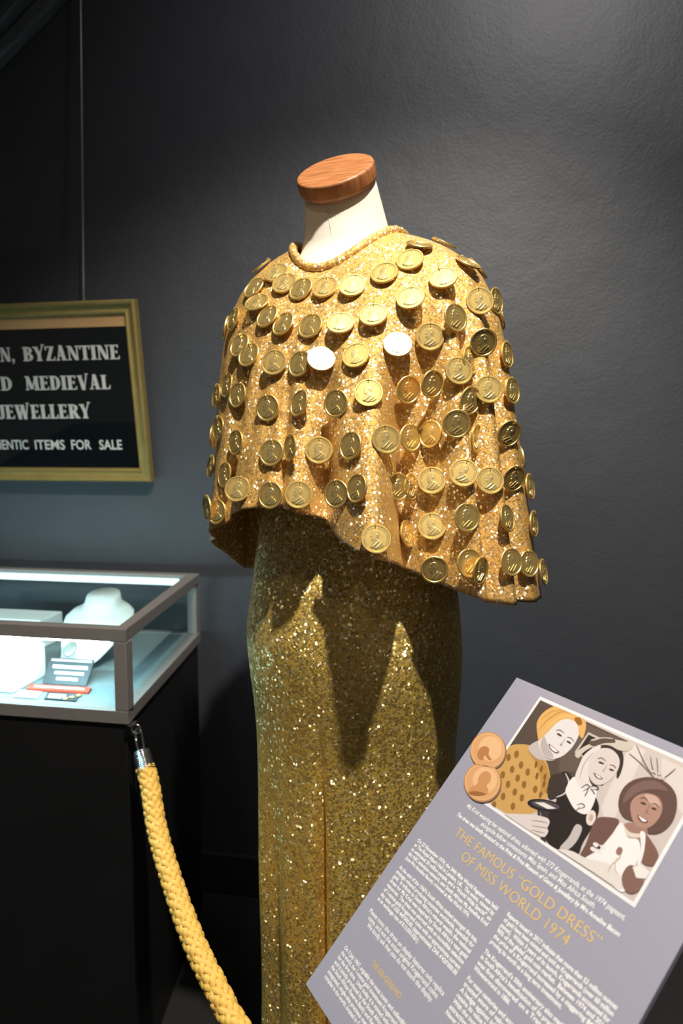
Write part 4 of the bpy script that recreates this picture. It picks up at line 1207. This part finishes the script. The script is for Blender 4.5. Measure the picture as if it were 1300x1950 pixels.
# second woman: straw hat, white scarf, dark bodice
shape([(552, 600), (600, 580), (650, 562), (720, 640), (800, 690), (830, 770), (800, 860), (740, 960), (700, 1040), (600, 1000), (530, 940), (545, 800), (590, 720)], (42, 34, 31))
shape([(556, 590), (630, 575), (655, 640), (620, 690), (560, 720), (540, 690)], (62, 50, 46))
stroke([(640, 570), (660, 620), (640, 680), (590, 705)], 10, (214, 202, 194))
shape([(642, 660), (690, 590), (740, 650), (812, 660), (800, 740), (760, 800), (700, 780), (660, 720)], (236, 229, 222))
shape([(696, 590), (712, 540), (745, 470), (800, 425), (840, 416), (815, 470), (775, 540), (775, 610), (800, 660), (760, 670), (715, 640)], (226, 216, 208))
stroke([(720, 600), (745, 520), (800, 450)], 8, (190, 176, 168))
shape([(846, 420), (900, 406), (950, 432), (968, 490), (955, 560), (930, 600), (925, 520), (880, 450)], (52, 42, 38))
shape([(768, 540), (785, 480), (830, 435), (890, 432), (935, 470), (945, 520), (920, 580), (870, 625), (815, 636), (778, 600)], (218, 203, 195))
shape([(694, 466), (730, 430), (790, 400), (870, 378), (950, 386), (1010, 402), (1022, 418), (990, 446), (940, 440), (880, 412), (800, 420), (740, 455), (715, 486)], (206, 192, 178))
shape([(772, 402), (790, 380), (850, 368), (905, 372), (920, 398), (860, 402), (800, 418)], (92, 76, 68))
shape([(782, 384), (830, 370), (890, 370), (910, 378), (850, 374), (800, 388)], (200, 186, 172))
oval(842, 513, 18, 6, 20, (70, 56, 52)); oval(900, 552, 15, 6, 22, (70, 56, 52))
stroke([(822, 490), (846, 486), (868, 504)], 6, (96, 80, 74)); stroke([(888, 524), (912, 528), (926, 546)], 6, (96, 80, 74))
stroke([(876, 520), (862, 548), (852, 556), (864, 566)], 5, (170, 152, 144))
shape([(800, 568), (820, 578), (850, 598), (842, 606), (820, 600), (804, 584)], (116, 80, 76)); shape([(806, 574), (824, 584), (844, 598), (826, 596)], (246, 240, 234))
for p in ([(728, 655), (760, 635), (775, 650), (740, 672)], [(775, 650), (810, 640), (826, 660), (790, 664)], [(772, 652), (756, 690), (746, 700)], [(782, 656), (800, 680), (806, 690)], [(705, 750), (735, 742), (748, 760), (716, 772)], [(722, 760), (690, 800), (686, 850)]):
    stroke(p, 6, (50, 40, 38))
shape([(700, 860), (735, 880), (700, 960), (640, 1010), (610, 990), (660, 930)], (196, 186, 180))
oval(785, 822, 27, 44, 12, (228, 212, 196)); oval(785, 822, 12, 20, 12, (190, 172, 158))
# the dish on a stem and the hand that holds it
shape([(486, 775), (545, 785), (540, 850), (530, 960), (505, 955), (495, 850)], (58, 50, 52))
oval(528, 752, 102, 33, 10, (40, 35, 37)); oval(530, 750, 80, 21, 10, (84, 76, 76)); shape([(468, 735), (520, 735), (590, 770), (540, 772)], (228, 220, 214), False)
stroke([(500, 790), (508, 860), (512, 930)], 9, (150, 142, 142))
shape([(300, 800), (380, 800), (470, 806), (540, 824), (552, 850), (540, 880), (545, 900), (520, 930), (470, 912), (400, 870), (340, 830)], (220, 206, 199))
for p in ([(450, 838), (500, 842), (540, 852)], [(450, 866), (500, 874), (540, 880)], [(450, 890), (490, 900), (525, 908)]): stroke(p, 5, (140, 120, 114))
# third woman: round hair, necklace, white halter dress
stroke([(1150, 610), (1090, 520), (1040, 410)], 6, (120, 104, 94)); stroke([(1140, 600), (1070, 520), (1000, 460)], 6, (140, 122, 112)); stroke([(1155, 600), (1130, 540), (1120, 476)], 6, (110, 94, 86)); stroke([(1160, 600), (1160, 540), (1154, 484)], 6, (120, 104, 94)); stroke([(1180, 610), (1220, 580), (1262, 544)], 6, (120, 104, 94))
for x, y in ((1150, 590), (1130, 560), (1170, 575), (1110, 590), (1190, 600)): oval(x, y, 14, 8, 20, (206, 190, 176))
shape([(940, 760), (948, 690), (990, 630), (1060, 598), (1140, 596), (1215, 628), (1262, 690), (1268, 770), (1240, 850), (1180, 905), (1110, 912), (1090, 870), (1010, 840), (965, 815)], (98, 72, 64))
shape([(965, 740), (1000, 660), (1080, 615), (1160, 620), (1220, 670), (1140, 660), (1050, 680)], (122, 94, 84))
shape([(720, 1050), (760, 960), (800, 850), (840, 818), (940, 832), (920, 900), (860, 980), (800, 1040)], (112, 82, 72))
shape([(1075, 900), (1130, 960), (1165, 1030), (1150, 1090), (1080, 1080), (1050, 1000)], (126, 92, 80))
shape([(1015, 850), (1100, 880), (1080, 950), (1010, 940), (960, 900), (970, 860)], (160, 122, 106))
shape([(1008, 745), (1040, 700), (1100, 684), (1160, 704), (1186, 750), (1176, 810), (1130, 866), (1080, 882), (1034, 860), (1012, 810)], (176, 136, 118))
shape([(1090, 690), (1150, 704), (1176, 750), (1150, 760), (1110, 730)], (204, 168, 150))
shape([(960, 850), (1000, 900), (1060, 912), (1080, 900), (1070, 930), (1000, 930), (950, 880)], (222, 206, 190))
shape([(900, 920), (955, 850), (990, 930), (1050, 945), (1062, 1010), (1030, 1100), (970, 1240), (860, 1160), (740, 1070), (830, 1000)], (240, 234, 228))
shape([(1062, 905), (1090, 910), (1086, 1000), (1060, 1090), (1046, 1070), (1066, 990)], (236, 230, 224))
shape([(600, 1000), (680, 1010), (760, 1050), (880, 1080), (960, 1160), (950, 1225), (800, 1130), (660, 1040)], (226, 216, 206))
stroke([(940, 980), (950, 1040), (900, 1090), (880, 1130)], 10, (200, 176, 156)); oval(945, 1010, 18, 24, 20, (150, 112, 96)); stroke([(930, 1050), (920, 1100), (930, 1140)], 8, (208, 188, 172))
for x, y in ((815, 975), (850, 990), (830, 1010), (800, 1000)): oval(x, y, 20, 12, 30, (232, 224, 216))
oval(830, 990, 10, 10, 0, (70, 54, 50))
oval(1080, 742, 17, 6, 22, (60, 44, 40)); oval(1140, 772, 15, 6, 22, (60, 44, 40))
stroke([(1058, 716), (1084, 710), (1106, 728)], 6, (84, 62, 56)); stroke([(1128, 744), (1150, 746), (1168, 766)], 6, (84, 62, 56))
stroke([(1116, 750), (1102, 782), (1092, 790), (1110, 800)], 6, (140, 104, 90))
shape([(1048, 806), (1070, 818), (1105, 838), (1098, 852), (1070, 848), (1052, 828)], (120, 76, 68)); shape([(1054, 812), (1074, 824), (1100, 840), (1076, 842)], (250, 246, 242))
shape([(960, 1150), (1000, 1090), (1050, 1110), (1085, 1180), (1060, 1230), (1010, 1250), (970, 1220)], (132, 98, 86))
shape([(1020, 1100), (1070, 1085), (1118, 1130), (1100, 1170), (1040, 1160)], (234, 226, 218), False)
photo = ink.build('printed_photograph', board)
tag(photo, 'sepia photograph of three women in costume with a white border')
# printed coins overlapping the photograph's left edge
for cx, cy, r_, bust in ((206, 445, 100, False), (175, 622, 104, True)):
    ink2 = Ink(); ink2.h = INK + 0.0010
    keep = ink; ink = ink2
    oval(cx + 5, cy + 7, r_ * 1.0, r_ * 1.06, 0, (120, 96, 84), 40, False)
    oval(cx, cy, r_, r_ * 1.06, 0, (196, 140, 86), 40, False)
    oval(cx, cy - 1, r_ * .95, r_, 0, (232, 180, 124), 40, False)
    oval(cx, cy, r_ * .88, r_ * .93, 0, (222, 166, 112), 40, False)
    oval(cx + 14, cy - 12, r_ * .66, r_ * .70, 0, (236, 188, 136), 40, False)
    if bust:
        shape([(cx - 82, cy + 64), (cx - 66, cy + 30), (cx - 30, cy + 10), (cx - 22, cy - 22), (cx - 6, cy - 50), (cx + 24, cy - 62), (cx + 48, cy - 40), (cx + 44, cy - 4), (cx + 24, cy + 20), (cx + 34, cy + 44), (cx + 22, cy + 72), (cx - 40, cy + 74)], (206, 148, 94), True, False)
        shape([(cx - 76, cy + 58), (cx - 40, cy + 50), (cx + 20, cy + 66), (cx - 10, cy + 78), (cx - 60, cy + 74)], (160, 104, 58), True, False)
        for k in range(5): stroke([(cx - 70 + 12 * k, cy + 48 - 16 * k), (cx - 58 + 12 * k, cy + 40 - 14 * k), (cx - 52 + 12 * k, cy + 28 - 12 * k)], 5, (150, 98, 56))
    else:
        shape([(cx - 60, cy + 20), (cx - 44, cy - 14), (cx - 14, cy - 26), (cx + 8, cy - 8), (cx + 4, cy + 22), (cx + 22, cy + 50), (cx + 4, cy + 52), (cx - 20, cy + 26), (cx - 26, cy + 52), (cx - 50, cy + 48)], (186, 128, 76), True, False)
        for k in range(4): stroke([(cx - 62 + 16 * k, cy + 12), (cx - 58 + 16 * k, cy + 34), (cx - 44 + 16 * k, cy + 52)], 5, (140, 92, 52))
        stroke([(cx + 36, cy - 24), (cx + 44, cy - 40), (cx + 40, cy - 56)], 5, (170, 116, 68)); stroke([(cx + 24, cy - 30), (cx + 40, cy - 36), (cx + 54, cy - 34)], 5, (170, 116, 68))
    ink = keep
    o = ink2.build('printed_coin', board)
    tag(o, 'printed gold coin with a bearded bust' if bust else 'printed gold coin with an antelope')
